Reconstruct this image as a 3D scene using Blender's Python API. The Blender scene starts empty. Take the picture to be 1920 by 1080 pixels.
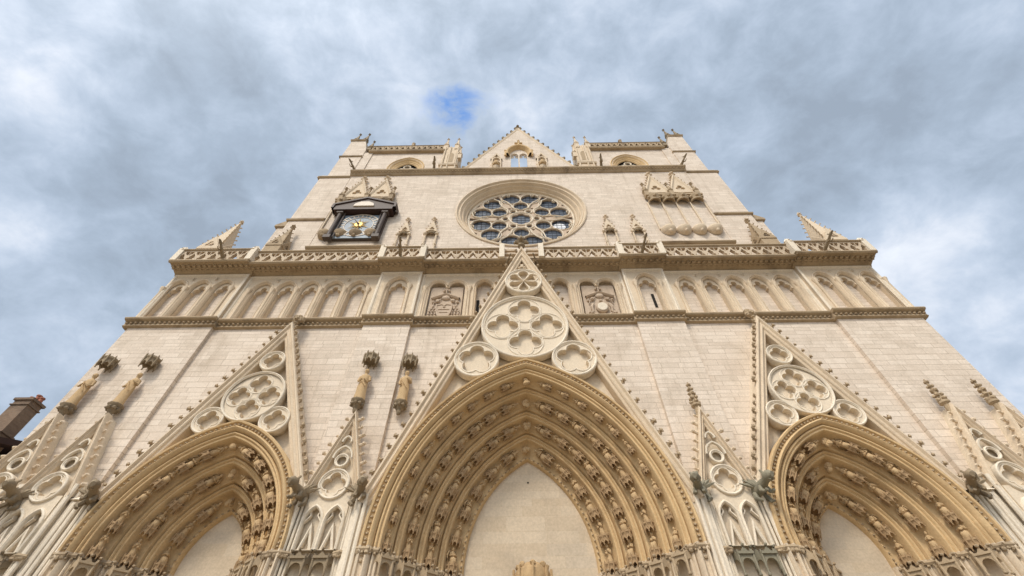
import bpy, math, random
from mathutils import Vector, Matrix, noise as mnoise
from mathutils.geometry import tessellate_polygon
random.seed(7)
PI = math.pi
sc = bpy.context.scene
col = sc.collection

# ------------------------------------------------------------------ camera
cam_d = bpy.data.cameras.new("camera"); cam = bpy.data.objects.new("camera", cam_d); col.objects.link(cam)
yaw, pitch, roll, f_px = -0.00756827, 0.870389731, -0.0076695, 821.577
F = Vector((math.sin(yaw)*math.cos(pitch), math.cos(yaw)*math.cos(pitch), math.sin(pitch)))
R0 = F.cross(Vector((0, 0, 1))).normalized(); U0 = R0.cross(F)
R1 = R0*math.cos(roll)+U0*math.sin(roll); U1 = -R0*math.sin(roll)+U0*math.cos(roll)
cam.matrix_world = Matrix(((R1.x, U1.x, -F.x, -0.4605), (R1.y, U1.y, -F.y, -16.0), (R1.z, U1.z, -F.z, 1.6), (0, 0, 0, 1)))
cam_d.sensor_width = 36; cam_d.lens = f_px/1920*36; cam_d.clip_end = 3000; cam_d.clip_start = .1
sc.camera = cam

# ------------------------------------------------------------------ light
SUN_EL, SUN_AZ = math.radians(48), math.radians(-26)   # sun behind the camera, a little to the left
SD = Vector((math.sin(SUN_AZ)*math.cos(SUN_EL), -math.cos(SUN_AZ)*math.cos(SUN_EL), math.sin(SUN_EL)))
sl = bpy.data.lights.new("sun", 'SUN'); so = bpy.data.objects.new("sun", sl); col.objects.link(so)
sl.energy = 1.5; sl.angle = math.radians(11); sl.color = (1, .90, .76)
so.rotation_euler = SD.to_track_quat('Z', 'Y').to_euler(); so.location = (-20, -60, 60)
sc.view_settings.view_transform = 'Standard'; sc.view_settings.look = 'None'
sc.view_settings.gamma = 1; sc.view_settings.use_curve_mapping = False
sc.view_settings.exposure = 0.55

world = bpy.data.worlds.new("World"); sc.world = world; world.use_nodes = True
wn = world.node_tree.nodes; wl = world.node_tree.links
for n in list(wn): wn.remove(n)
def W(t, **k):
    n = wn.new(t)
    for a, b in k.items(): setattr(n, a, b)
    return n
def wmath(op, a, b=None, c=None, clamp=False):
    n = W('ShaderNodeMath', operation=op, use_clamp=clamp)
    for i, v in enumerate((a, b, c)):
        if v is None: continue
        if isinstance(v, (int, float)): n.inputs[i].default_value = v
        else: wl.new(v, n.inputs[i])
    return n.outputs[0]
sky = W('ShaderNodeTexSky', sky_type='NISHITA', sun_disc=False)
sky.sun_elevation = SUN_EL; sky.sun_rotation = PI - SUN_AZ
tc = W('ShaderNodeTexCoord'); D = tc.outputs['Generated']
sep = W('ShaderNodeSeparateXYZ'); wl.new(D, sep.inputs[0])
cmb = W('ShaderNodeCombineXYZ')
for i in range(3): wl.new(wmath('MULTIPLY', sep.outputs[i], (1.35, 1.6, 2.0)[i]), cmb.inputs[i])
def wnoise(scale, det, rough, dist, off):
    n = W('ShaderNodeTexNoise'); m = W('ShaderNodeMapping'); m.inputs['Location'].default_value = off
    wl.new(cmb.outputs[0], m.inputs[0]); wl.new(m.outputs[0], n.inputs['Vector'])
    n.inputs['Scale'].default_value = scale; n.inputs['Detail'].default_value = det
    n.inputs['Roughness'].default_value = rough; n.inputs['Distortion'].default_value = dist
    return n.outputs['Fac']
def blob(d, sharp):      # bell around one sky direction
    v = W('ShaderNodeVectorMath', operation='DOT_PRODUCT'); wl.new(D, v.inputs[0]); v.inputs[1].default_value = Vector(d).normalized()
    return wmath('POWER', wmath('MAXIMUM', v.outputs['Value'], 0.0), sharp)
big = wnoise(1.6, 3, .5, .2, (3.1, 1.7, 0)); fine = wnoise(7.5, 12, .60, .25, (.3, 5.2, 2)); mid = wnoise(3.2, 9, .55, .35, (7.3, 2.2, 5))
v = wmath('ADD', wmath('ADD', wmath('MULTIPLY', big, .46), wmath('MULTIPLY', mid, .66)), wmath('MULTIPLY', fine, .72))
v = wmath('ADD', v, -.43)
for d, s, w in (((-.709, .166, .685), 330, .26), ((-.76, .328, .56), 260, .24), ((.666, .46, .588), 160, .27), ((.73, .52, .45), 70, .16),
                ((-.62, .108, .78), 90, .10), ((-.30, .13, .94), 90, .08), ((-.19, .235, .952), 220, .16), ((.05, .33, .94), 90, .13), ((.15, .17, .97), 60, .10),
                ((-.519, .194, .832), 70, -.17), ((-.62, .40, .68), 40, -.08), ((.57, .365, .736), 45, -.10), ((.7, .2, .7), 30, -.04), ((-.3,.32,.9), 90, .06)):
    v = wmath('ADD', v, wmath('MULTIPLY', blob(d, s), w))
cr = W('ShaderNodeValToRGB'); wl.new(v, cr.inputs[0]); e = cr.color_ramp.elements
e[0].position = .26; e[0].color = (.33, .395, .49, 1)
e[1].position = 1.0; e[1].color = (.90, .94, 1.0, 1)
for pos, c in ((.42, (.395, .475, .59, 1)), (.55, (.475, .56, .69, 1)), (.68, (.58, .66, .79, 1)), (.84, (.76, .81, .91, 1))):
    x = e.new(pos); x.color = c
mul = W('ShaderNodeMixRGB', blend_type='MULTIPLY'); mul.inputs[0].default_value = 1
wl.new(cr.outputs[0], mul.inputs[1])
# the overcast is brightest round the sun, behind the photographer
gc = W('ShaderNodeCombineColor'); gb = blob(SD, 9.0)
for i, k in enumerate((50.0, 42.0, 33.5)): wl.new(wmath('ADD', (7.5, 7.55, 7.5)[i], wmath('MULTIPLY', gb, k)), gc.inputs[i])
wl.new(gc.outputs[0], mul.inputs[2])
# a small gap of blue sky
gap = wmath('MULTIPLY', wmath('SUBTRACT', wmath('ADD', wmath('MULTIPLY', blob((-.118, .300, .945), 420), .8), wmath('MULTIPLY', wmath('SUBTRACT', fine, .5), 2.4)), .42), 2.6, clamp=True)
gap = wmath('MULTIPLY', gap, wmath('MULTIPLY', blob((-.118, .300, .945), 420), 1.0), clamp=True)
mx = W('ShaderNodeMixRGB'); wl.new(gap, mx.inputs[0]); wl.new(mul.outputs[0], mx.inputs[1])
bl = W('ShaderNodeMixRGB', blend_type='ADD'); bl.inputs[0].default_value = 1.0
wl.new(sky.outputs[0], bl.inputs[1]); bl.inputs[2].default_value = (.3, 1.1, 3.0, 1); wl.new(bl.outputs[0], mx.inputs[2])
mx2 = W('ShaderNodeMixRGB'); mx2.inputs[0].default_value = .04; wl.new(mx.outputs[0], mx2.inputs[1]); wl.new(sky.outputs[0], mx2.inputs[2])
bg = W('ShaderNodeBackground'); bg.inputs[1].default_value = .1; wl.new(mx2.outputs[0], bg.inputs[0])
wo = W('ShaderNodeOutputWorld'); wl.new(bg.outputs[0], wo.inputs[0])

# ------------------------------------------------------------------ materials
def mat_base(name, rough=.85):
    m = bpy.data.materials.new(name); m.use_nodes = True
    n = m.node_tree.nodes; b = n['Principled BSDF']; b.inputs['Roughness'].default_value = rough
    b.inputs['Specular IOR Level'].default_value = .25
    return m, n, m.node_tree.links, b
def stone(name, c1, c2, joint=None, course=.36, bw=.95, stain=(.30, .24, .17), stain_amt=.35, bump=.012, streak=.0, grain=14.0):
    m, n, l, b = mat_base(name)
    def N(t, **k):
        x = n.new(t)
        for a, v in k.items(): setattr(x, a, v)
        return x
    def M(op, a, bb=None, clamp=False):
        x = N('ShaderNodeMath', operation=op, use_clamp=clamp)
        for i, v in enumerate((a, bb)):
            if v is None: continue
            if isinstance(v, (int, float)): x.inputs[i].default_value = v
            else: l.new(v, x.inputs[i])
        return x.outputs[0]
    geo = N('ShaderNodeTexCoord'); P = geo.outputs['Object']
    def NT(scale, det=4, ro=.55, vec=None, sc3=None, dist=0):
        x = N('ShaderNodeTexNoise'); x.inputs['Scale'].default_value = scale; x.inputs['Detail'].default_value = det; x.inputs['Roughness'].default_value = ro
        x.inputs['Distortion'].default_value = dist
        if sc3:
            mp = N('ShaderNodeMapping'); mp.inputs['Scale'].default_value = sc3; l.new(P, mp.inputs[0]); l.new(mp.outputs[0], x.inputs['Vector'])
        else: l.new(P, x.inputs['Vector'])
        return x.outputs['Fac']
    big, med, fin = NT(.22, 4), NT(1.6, 5, .6), NT(grain, 6, .65)
    mix = N('ShaderNodeMixRGB'); mix.inputs[1].default_value = (*c1, 1); mix.inputs[2].default_value = (*c2, 1)
    hgt = fin
    if joint:
        s = N('ShaderNodeSeparateXYZ'); l.new(P, s.inputs[0])
        c = N('ShaderNodeCombineXYZ'); l.new(M('ADD', s.outputs[0], s.outputs[1]), c.inputs[0])
        zw = M('ADD', s.outputs[2], M('MULTIPLY', M('SINE', M('MULTIPLY', s.outputs[2], 1.9)), .13))
        zw = M('ADD', zw, M('MULTIPLY', M('SINE', M('MULTIPLY', s.outputs[2], 4.7)), .035))
        l.new(zw, c.inputs[1])
        br = N('ShaderNodeTexBrick'); l.new(c.outputs[0], br.inputs['Vector']); br.inputs['Scale'].default_value = 1
        br.inputs['Brick Width'].default_value = bw; br.inputs['Row Height'].default_value = course
        br.inputs['Mortar Size'].default_value = .013; br.inputs['Mortar Smooth'].default_value = .3; br.offset = .43; br.squash = .8; br.squash_frequency = 3
        br.inputs['Color1'].default_value = (0, 0, 0, 1); br.inputs['Color2'].default_value = (1, 1, 1, 1); br.inputs['Mortar'].default_value = (.5, .5, .5, 1)
        br.inputs['Bias'].default_value = 0
        sr = N('ShaderNodeSeparateColor'); l.new(br.outputs['Color'], sr.inputs[0])
        f = M('SUBTRACT', M('ADD', M('ADD', M('MULTIPLY', sr.outputs[0], .6), M('MULTIPLY', med, .6)), M('MULTIPLY', big, .8)), .5, clamp=True)
        l.new(f, mix.inputs[0])
        od = N('ShaderNodeMapRange'); od.inputs['From Min'].default_value = .86; od.inputs['From Max'].default_value = .90; l.new(sr.outputs[0], od.inputs['Value'])
        om = N('ShaderNodeMixRGB'); l.new(M('MULTIPLY', od.outputs[0], .30), om.inputs[0]); l.new(mix.outputs[0], om.inputs[1]); om.inputs[2].default_value = (*stain, 1)
        jm = N('ShaderNodeMixRGB')
        jf = M('MULTIPLY', br.outputs['Fac'], M('MULTIPLY', M('SUBTRACT', med, .15), 1.6), clamp=True)
        l.new(jf, jm.inputs[0]); l.new(om.outputs[0], jm.inputs[1]); jm.inputs[2].default_value = (*joint, 1)
        outc = jm.outputs[0]; hgt = M('ADD', M('MULTIPLY', fin, .5), M('MULTIPLY', M('SUBTRACT', 1.0, br.outputs['Fac']), .8))
    else:
        l.new(M('ADD', M('MULTIPLY', big, .5), M('MULTIPLY', med, .5)), mix.inputs[0]); outc = mix.outputs[0]
    # weather stains: patches and runs with a shape of their own
    st = N('ShaderNodeMixRGB', blend_type='MIX')
    sm = N('ShaderNodeMapRange'); sm.inputs['From Min'].default_value = .50; sm.inputs['From Max'].default_value = .78
    l.new(NT(.55, 7, .68, dist=.6), sm.inputs['Value'])
    sf = M('MULTIPLY', sm.outputs[0], stain_amt)
    if streak:
        run = N('ShaderNodeMapRange'); run.inputs['From Min'].default_value = .52; run.inputs['From Max'].default_value = .75
        l.new(NT(1.0, 5, .6, sc3=(2.6, 2.6, .22)), run.inputs['Value']); sf = M('ADD', sf, M('MULTIPLY', run.outputs[0], streak), clamp=True)
    l.new(sf, st.inputs[0]); l.new(outc, st.inputs[1]); st.inputs[2].default_value = (*stain, 1)
    br2 = N('ShaderNodeMixRGB', blend_type='MULTIPLY'); br2.inputs[0].default_value = 1; l.new(st.outputs[0], br2.inputs[1])
    g = N('ShaderNodeMapRange'); g.inputs['From Min'].default_value = .3; g.inputs['From Max'].default_value = .7; g.inputs['To Min'].default_value = .86; g.inputs['To Max'].default_value = 1.1
    l.new(fin, g.inputs['Value']); gcc = N('ShaderNodeCombineColor')
    for i in range(3): l.new(g.outputs[0], gcc.inputs[i])
    l.new(gcc.outputs[0], br2.inputs[2]); l.new(br2.outputs[0], b.inputs['Base Color'])
    bp = N('ShaderNodeBump'); bp.inputs['Strength'].default_value = .6; bp.inputs['Distance'].default_value = bump
    l.new(hgt, bp.inputs['Height']); l.new(bp.outputs[0], b.inputs['Normal'])
    return m
def plain(name, c, rough=.6, metal=0, var=.2, scale=8):
    m, n, l, b = mat_base(name, rough); b.inputs['Metallic'].default_value = metal
    t = n.new('ShaderNodeTexNoise'); t.inputs['Scale'].default_value = scale; t.inputs['Detail'].default_value = 5
    tc_ = n.new('ShaderNodeTexCoord'); l.new(tc_.outputs['Object'], t.inputs['Vector'])
    x = n.new('ShaderNodeMixRGB'); x.inputs[1].default_value = (*[k*(1-var) for k in c], 1); x.inputs[2].default_value = (*[min(1, k*(1+var)) for k in c], 1)
    l.new(t.outputs['Fac'], x.inputs[0]); l.new(x.outputs[0], b.inputs['Base Color'])
    return m
ASH = stone('ashlar_limestone', (.60, .50, .40), (.77, .67, .56), joint=(.36, .28, .20), course=.27, bw=1.0, stain=(.40, .32, .235), stain_amt=.55, streak=.34)
TRIM = stone('trim_limestone', (.58, .46, .32), (.73, .61, .46), stain=(.33, .25, .17), stain_amt=.45, streak=.2)
FIELD = stone('panel_limestone', (.62, .51, .375), (.76, .66, .515), stain=(.42, .34, .25), stain_amt=.35, streak=.12)
GOLD = stone('golden_limestone', (.52, .35, .17), (.70, .52, .30), stain=(.24, .14, .06), stain_amt=.55, streak=.1)
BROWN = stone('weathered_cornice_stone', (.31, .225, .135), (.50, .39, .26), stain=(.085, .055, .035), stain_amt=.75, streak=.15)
DARK = stone('dark_weathered_stone', (.17, .125, .075), (.38, .30, .20), stain=(.05, .042, .032), stain_amt=.75, grain=22)
FIG = stone('carved_limestone', (.36, .225, .10), (.66, .49, .29), stain=(.09, .05, .025), stain_amt=.85, grain=24)
FIG2 = stone('carved_panel_limestone', (.44, .34, .25), (.62, .50, .38), stain=(.17, .115, .07), stain_amt=.6, grain=18)
PALE = stone('pale_shaft_stone', (.68, .585, .45), (.80, .71, .58), stain=(.36, .33, .27), stain_amt=.45, streak=.25)
TYMP = stone('tympanum_stone', (.53, .425, .30), (.64, .54, .41), joint=(.545, .44, .315), course=.38, bw=1.5, bump=.003, stain=(.40, .33, .25), stain_amt=.5)
DIRTY = stone('greened_stone', (.13, .12, .08), (.36, .32, .235), stain=(.05, .055, .045), stain_amt=.7, grain=22)
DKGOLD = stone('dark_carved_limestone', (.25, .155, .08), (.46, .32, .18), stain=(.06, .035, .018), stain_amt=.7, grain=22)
LATT = stone('parapet_stone', (.46, .36, .25), (.62, .51, .38), stain=(.16, .11, .07), stain_amt=.6, streak=.2)
VOID = plain('shadowed_interior', (.02, .018, .016), .9)
GLASS = plain('leaded_glass', (.085, .105, .14), .3, 0, .8, 3.4)
WHITEG = plain('pale_glass_pane', (.75, .77, .8), .2)
WOOD = plain('dark_clock_timber', (.045, .024, .019), .55, 0, .4)
WOOD2 = plain('grey_clock_column', (.085, .065, .055), .6, 0, .4)
DIALM = plain('slate_blue_dial_paint', (.20, .25, .30), .5, 0, .45, 3.5)
GILT = plain('gilding', (.78, .52, .16), .4, .3, .2)
CREAM = plain('cream_paint', (.66, .58, .48), .6)
PAVE = stone('paving', (.40, .31, .20), (.48, .39, .27), joint=(.25, .22, .18), course=.5, bw=.8)
BRICKM = stone('chimney_brick', (.17, .11, .075), (.30, .21, .14), joint=(.2, .16, .12), course=.09, bw=.25, stain=(.03, .03, .028), stain_amt=.7)
RENDER = stone('house_render', (.42, .30, .22), (.52, .40, .31), stain=(.25, .17, .12))
TILE = plain('dark_roof_tile', (.05, .028, .022), .8)
POTM = plain('terracotta', (.33, .13, .08), .7)
DOORM = plain('oak_door', (.07, .035, .018), .6)

# ------------------------------------------------------------------ mesh helpers
class MB:
    def __init__(s): s.v = []; s.f = []
    def add(s, vs, fs):
        o = len(s.v); s.v += [tuple(x) for x in vs]; s.f += [tuple(i+o for i in q) for q in fs]
    def merge(s, o, M=None):
        s.add([(M @ Vector(x)) for x in o.v] if M else o.v, o.f)
    def box(s, x0, x1, y0, y1, z0, z1):
        s.add([(x0, y0, z0), (x1, y0, z0), (x1, y1, z0), (x0, y1, z0), (x0, y0, z1), (x1, y0, z1), (x1, y1, z1), (x0, y1, z1)],
              [(0, 3, 2, 1), (4, 5, 6, 7), (0, 1, 5, 4), (1, 2, 6, 5), (2, 3, 7, 6), (3, 0, 4, 7)])
    def plate(s, outer, holes, y0, y1, back=True):
        """slab in the facade plane, front at y0, back at y1, loops of (x, z)"""
        loops = [outer]+list(holes); flat = [p for lp in loops for p in lp]
        tris = tessellate_polygon([[Vector((x, z, 0)) for x, z in lp] for lp in loops])
        n = len(flat); vs = [(x, y0, z) for x, z in flat]+[(x, y1, z) for x, z in flat]; fs = []
        for t in tris:
            a, b, c = (flat[i] for i in t)
            ar = (b[0]-a[0])*(c[1]-a[1])-(b[1]-a[1])*(c[0]-a[0])
            t = t if ar > 0 else t[::-1]
            fs.append(tuple(t))
            if back: fs.append((t[2]+n, t[1]+n, t[0]+n))
        o = 0
        for k, lp in enumerate(loops):
            m = len(lp); ar = sum(lp[i][0]*lp[(i+1) % m][1]-lp[(i+1) % m][0]*lp[i][1] for i in range(m))
            fl = (ar > 0) == (k == 0)
            for i in range(m):
                a, b = o+i, o+(i+1) % m
                fs.append((a, a+n, b+n, b) if fl else (a, b, b+n, a+n))
            o += m
        s.add(vs, fs)
    def sweep(s, path, prof, closed=False, pclosed=False):
        """profile (o, y) swept along a path of (x, z); o is measured to the left of travel"""
        n = len(path); rows = []
        for i, p in enumerate(path):
            a = path[i-1] if (i > 0 or closed) else None; b = path[(i+1) % n] if (i < n-1 or closed) else None
            ds = []
            if a: ds.append(Vector((p[0]-a[0], p[1]-a[1])).normalized())
            if b: ds.append(Vector((b[0]-p[0], b[1]-p[1])).normalized())
            ns = [Vector((-d.y, d.x)) for d in ds]; m = sum(ns, Vector((0, 0)))
            if m.length < 1e-4: m = ns[0].copy()
            m.normalize(); k = 1/max(.3, m.dot(ns[0]))
            rows.append([(p[0]+m.x*k*o, y, p[1]+m.y*k*o) for o, y in prof])
        s.rows(rows, closed, pclosed)
    def rows(s, rows, closed=False, pclosed=False):
        m = len(rows[0]); vs = [p for r in rows for p in r]; fs = []
        R = len(rows)
        for i in range(R if closed else R-1):
            j = (i+1) % R
            for k in range(m if pclosed else m-1):
                q = (k+1) % m; fs.append((i*m+k, i*m+q, j*m+q, j*m+k))
        if pclosed and not closed: fs += [tuple(range(m))[::-1], tuple((R-1)*m+k for k in range(m))]
        s.add(vs, fs)
    def tube(s, pts, rad, seg=8, cap=True):
        pts = [Vector(p) for p in pts]; rad = rad if isinstance(rad, (list, tuple)) else [rad]*len(pts); rows = []
        up = Vector((0, 0, 1)); t0 = (pts[1]-pts[0]).normalized()
        if abs(t0.dot(up)) > .95: up = Vector((1, 0, 0))
        for i, p in enumerate(pts):
            t = (pts[min(i+1, len(pts)-1)]-pts[max(i-1, 0)]).normalized(); a = t.cross(up).normalized(); b = a.cross(t)
            rows.append([p+(a*math.cos(2*PI*k/seg)+b*math.sin(2*PI*k/seg))*rad[i] for k in range(seg)])
        s.rows(rows, False, True)
    def lathe(s, prof, c=(0, 0, 0), seg=12, a0=0, a1=2*PI, sx=1, sy=1):
        full = abs(a1-a0-2*PI) < 1e-6; k_ = seg if full else seg+1; rows = []
        for r, z in prof: rows.append([(c[0]+sx*r*math.cos(a0+(a1-a0)*k/seg), c[1]+sy*r*math.sin(a0+(a1-a0)*k/seg), c[2]+z) for k in range(k_)])
        s.rows(rows, False, full)
    def blob(s, c, r, sub=1, jit=.15, sc3=(1, 1, 1)):
        seg, rg = (8, 5) if sub == 1 else (12, 8); rows = []
        for j in range(rg+1):
            t = PI*j/rg
            rows.append([(c[0]+sc3[0]*r*math.sin(t)*math.cos(2*PI*k/seg)*(1+random.uniform(-jit, jit)), c[1]+sc3[1]*r*math.sin(t)*math.sin(2*PI*k/seg)*(1+random.uniform(-jit, jit)),
                          c[2]+sc3[2]*r*math.cos(t)) for k in range(seg)])
        s.rows(rows[::-1], False, True)
    def mesh(s, name, m, smooth=30):
        me = bpy.data.meshes.new(name); me.from_pydata(s.v, [], s.f); me.materials.append(m)
        if smooth:
            me.polygons.foreach_set('use_smooth', [True]*len(me.polygons)); me.set_sharp_from_angle(angle=math.radians(smooth))
        me.update(); return me
    def build_sides(s, name, m, parent=None, smooth=30, cx=0.0):
        par = list(range(len(s.v)))
        def find(i):
            while par[i] != i: par[i] = par[par[i]]; i = par[i]
            return i
        for q in s.f:
            for i in q[1:]: par[find(q[0])] = find(i)
        isl = {}
        for q in s.f: isl.setdefault(find(q[0]), []).append(q)
        out = []
        for sg in (-1, 1):
            b = MB(); mp = {}
            for fs in isl.values():
                ids = {i for q in fs for i in q}
                if (sum(s.v[i][0] for i in ids)/len(ids) < cx) != (sg < 0): continue
                for q in fs:
                    for i in q:
                        if i not in mp: mp[i] = len(b.v); b.v.append(s.v[i])
                    b.f.append(tuple(mp[i] for i in q))
            if b.f: out.append(b.build(name, m, parent, smooth))
        return out
    def build(s, name, m, parent=None, smooth=30, label=None):
        o = bpy.data.objects.new(name, s.mesh(name, m, smooth)); col.objects.link(o); o.parent = parent
        if label: o['label'] = label
        return o
def inst(name, me, M, parent=None):
    o = bpy.data.objects.new(name, me); col.objects.link(o); o.parent = parent; o.matrix_world = M; return o
def thing(name, label, cat, loc=(0, 0, 0), group=None):
    o = bpy.data.objects.new(name, None); col.objects.link(o); o.location = loc; o['label'] = label; o['category'] = cat
    if group: o['group'] = group
    return o
def tag(o, label, cat, group=None):
    o['label'] = label; o['category'] = cat
    if group: o['group'] = group
    return o
def circle(cx, cz, r, n=40, rot=0): return [(cx+r*math.cos(rot+2*PI*i/n), cz+r*math.sin(rot+2*PI*i/n)) for i in range(n)]
def foil(cx, cz, k, d, rho, rot=PI/2, n=12):
    pts = []; N = k*n
    for i in range(N):
        t = 2*PI*(i+.0)/N+rot; best = 0
        for j in range(k):
            a = t-(rot+2*PI*j/k); q = rho*rho-(d*math.sin(a))**2
            if q > 0: best = max(best, d*math.cos(a)+math.sqrt(q))
        pts.append((cx+best*math.cos(t), cz+best*math.sin(t)))
    return pts
def arch_top(cx, z0, a, R, n=12):
    """pointed arch, left springing to right springing"""
    tm = math.acos(min(1, a/R)); r = [(cx+R*math.cos(tm*i/n)-a, z0+R*math.sin(tm*i/n)) for i in range(n+1)]
    return [(2*cx-x, z) for x, z in r][:-1]+r[::-1]
def arch_loop(cx, zb, z0, a, R, n=10): return [(cx-(R-a), zb)]+arch_top(cx, z0, a, R, n)+[(cx+(R-a), zb)]
def arch_rows(cx, z0, a, prof, zb, n=40, jit=None):
    rows = []
    for i in range(-1, 2*n+2):
        row = []
        for r, y in prof:
            tm = math.acos(min(1, a/r))
            if i < 0: row.append((cx-(r-a), y, zb))
            elif i <= n: t = tm*i/n; row.append((cx-(r*math.cos(t)-a), y, z0+r*math.sin(t)))
            elif i <= 2*n: t = tm*(2*n-i)/n; row.append((cx+(r*math.cos(t)-a), y, z0+r*math.sin(t)))
            else: row.append((cx+(r-a), y, zb))
        rows.append(row)
    return rows
def roll(o, y, r, n=6, out=-1): # half-round bulging to the front, going from o-r to o+r reversed
    return [(o+r*math.cos(PI*i/n), y+out*r*math.sin(PI*i/n)) for i in range(n+1)]
RING = [(.10, .44), (.10, .02), (.07, -.03), (.03, -.05), (-.01, -.03), (-.04, .02), (-.06, .03), (-.09, .02), (-.11, .12)]
def ring(mb, cx, cz, r, y, s=1, n=48, prof=RING):
    mb.sweep(circle(cx, cz, r, n), [(-o*s, y+yy*s) for o, yy in prof], closed=True)
def crocket(mb, p, d, s=.1, out=(0, -1, 0)):
    """small curled leaf at p growing along d"""
    p = Vector(p); d = Vector(d).normalized(); o = Vector(out)
    mb.tube([p, p+d*s*.8+o*s*.1, p+d*s*1.3+o*s*.35, p+d*s*1.2+o*s*.8], [s*.42, s*.36, s*.5, s*.22], 6)
def finial(mb, c, s=1.0, cross=True):
    x, y, z = c
    mb.lathe([(.0, 0), (.06*s, 0), (.05*s, .15*s), (.11*s, .2*s), (.11*s, .26*s), (.05*s, .3*s), (.045*s, .5*s)], c, 8)
    for k in range(4):
        a = k*PI/2+PI/4*0
        dx, dy = math.cos(a), math.sin(a)
        mb.tube([(x, y, z+.36*s), (x+dx*.16*s, y+dy*.16*s, z+.44*s), (x+dx*.2*s, y+dy*.2*s, z+.36*s)], [.06*s, .08*s, .04*s], 6)
    mb.blob((x, y, z+.58*s), .11*s, 1, .1)
    mb.tube([(x, y, z+.6*s), (x, y, z+.8*s)], [.06*s, .015*s], 6)

# ------------------------------------------------------------------ cathedral
CA = thing('cathedral', 'pale limestone gothic cathedral front with three deep portals, a rose window and two square towers', 'cathedral')
# bays: x range and how far each stands forward
BAYS = [(-20.3, -15.95, -.20), (-15.95, -8.2, 0), (-8.2, -5.8, -.20), (-5.8, 5.8, 0), (5.8, 8.2, -.20), (8.2, 15.95, 0), (15.95, 20.3, -.20)]
PC = dict(cx=0.0, a=2.34, z0=7.0); PS = dict(a=1.2, z0=7.0)
SX = 11.45
# main wall with three arched openings, below the string course
def opening(cx, a, R, z0=7.0): return arch_loop(cx, -.2, z0, a, R, 20)
DP = .42
wall = MB()
outl = [(-15.95, -.2)]
for cx, a, R in ((-SX, 1.2, 4.5), (0, 2.34, 7.4), (SX, 1.2, 4.5)): outl += opening(cx, a, R)
outl += [(15.95, -.2), (15.95, 17.9), (-15.95, 17.9)]
wall.plate(outl, [], 0, 1.2)
wall_o = wall.build('front_wall', ASH, CA, 0)
bw = MB(); bw.box(-15.95, 15.95, DP, 1.2, 17.9, 22.2); bw.build('gallery_wall', ASH, CA, 0)
for s in (-1, 1):
    b = MB(); b.box(min(s*15.95, s*20.3), max(s*15.95, s*20.3), -.20, 6.0, -.2, 17.9); b.box(min(s*15.95, s*20.3), max(s*15.95, s*20.3), DP-.20, 6.0, 17.9, 23.2)
    b.build('corner_buttress', ASH, CA, 0)
    b = MB(); b.box(min(s*5.8, s*8.2), max(s*5.8, s*8.2), -.20, 0, -.2, 17.9); b.build('pilaster', ASH, CA, 0)

# string course with a carved leaf band
def band(x0, x1, prof, yo):  # prof (y, z)
    m = MB(); rows = [[(x, y+yo, z) for y, z in prof] for x in (x0, x1)]; m.rows(rows, False, True); return m
for x0, x1, yo in BAYS:
    ex0 = .25*(x0 < -20); ex1 = .25*(x1 > 20)
    if yo: ex0 = max(ex0, .12); ex1 = max(ex1, .12)
    else: ex0 = ex1 = -.12
    x0 -= ex0; x1 += ex1
    m = band(x0, x1, [(.30, 17.55), (-.05, 17.55), (-.16, 17.60), (-.12, 17.66), (-.10, 17.86), (-.30, 17.93), (-.34, 17.99), (-.33, 18.05), (.40, 18.14)], yo)
    n = int((x1-x0)/.24)
    for i in range(n):
        x = x0+(i+.5)*(x1-x0)/n; sc_ = random.uniform(.85, 1.15)
        m.lathe([(0, -.055), (.065*sc_, -.03), (.075*sc_, .02), (.0, .075)], (x, yo-.16, 17.77), 6)
    m.build('string_course', BROWN, CA)

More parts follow.
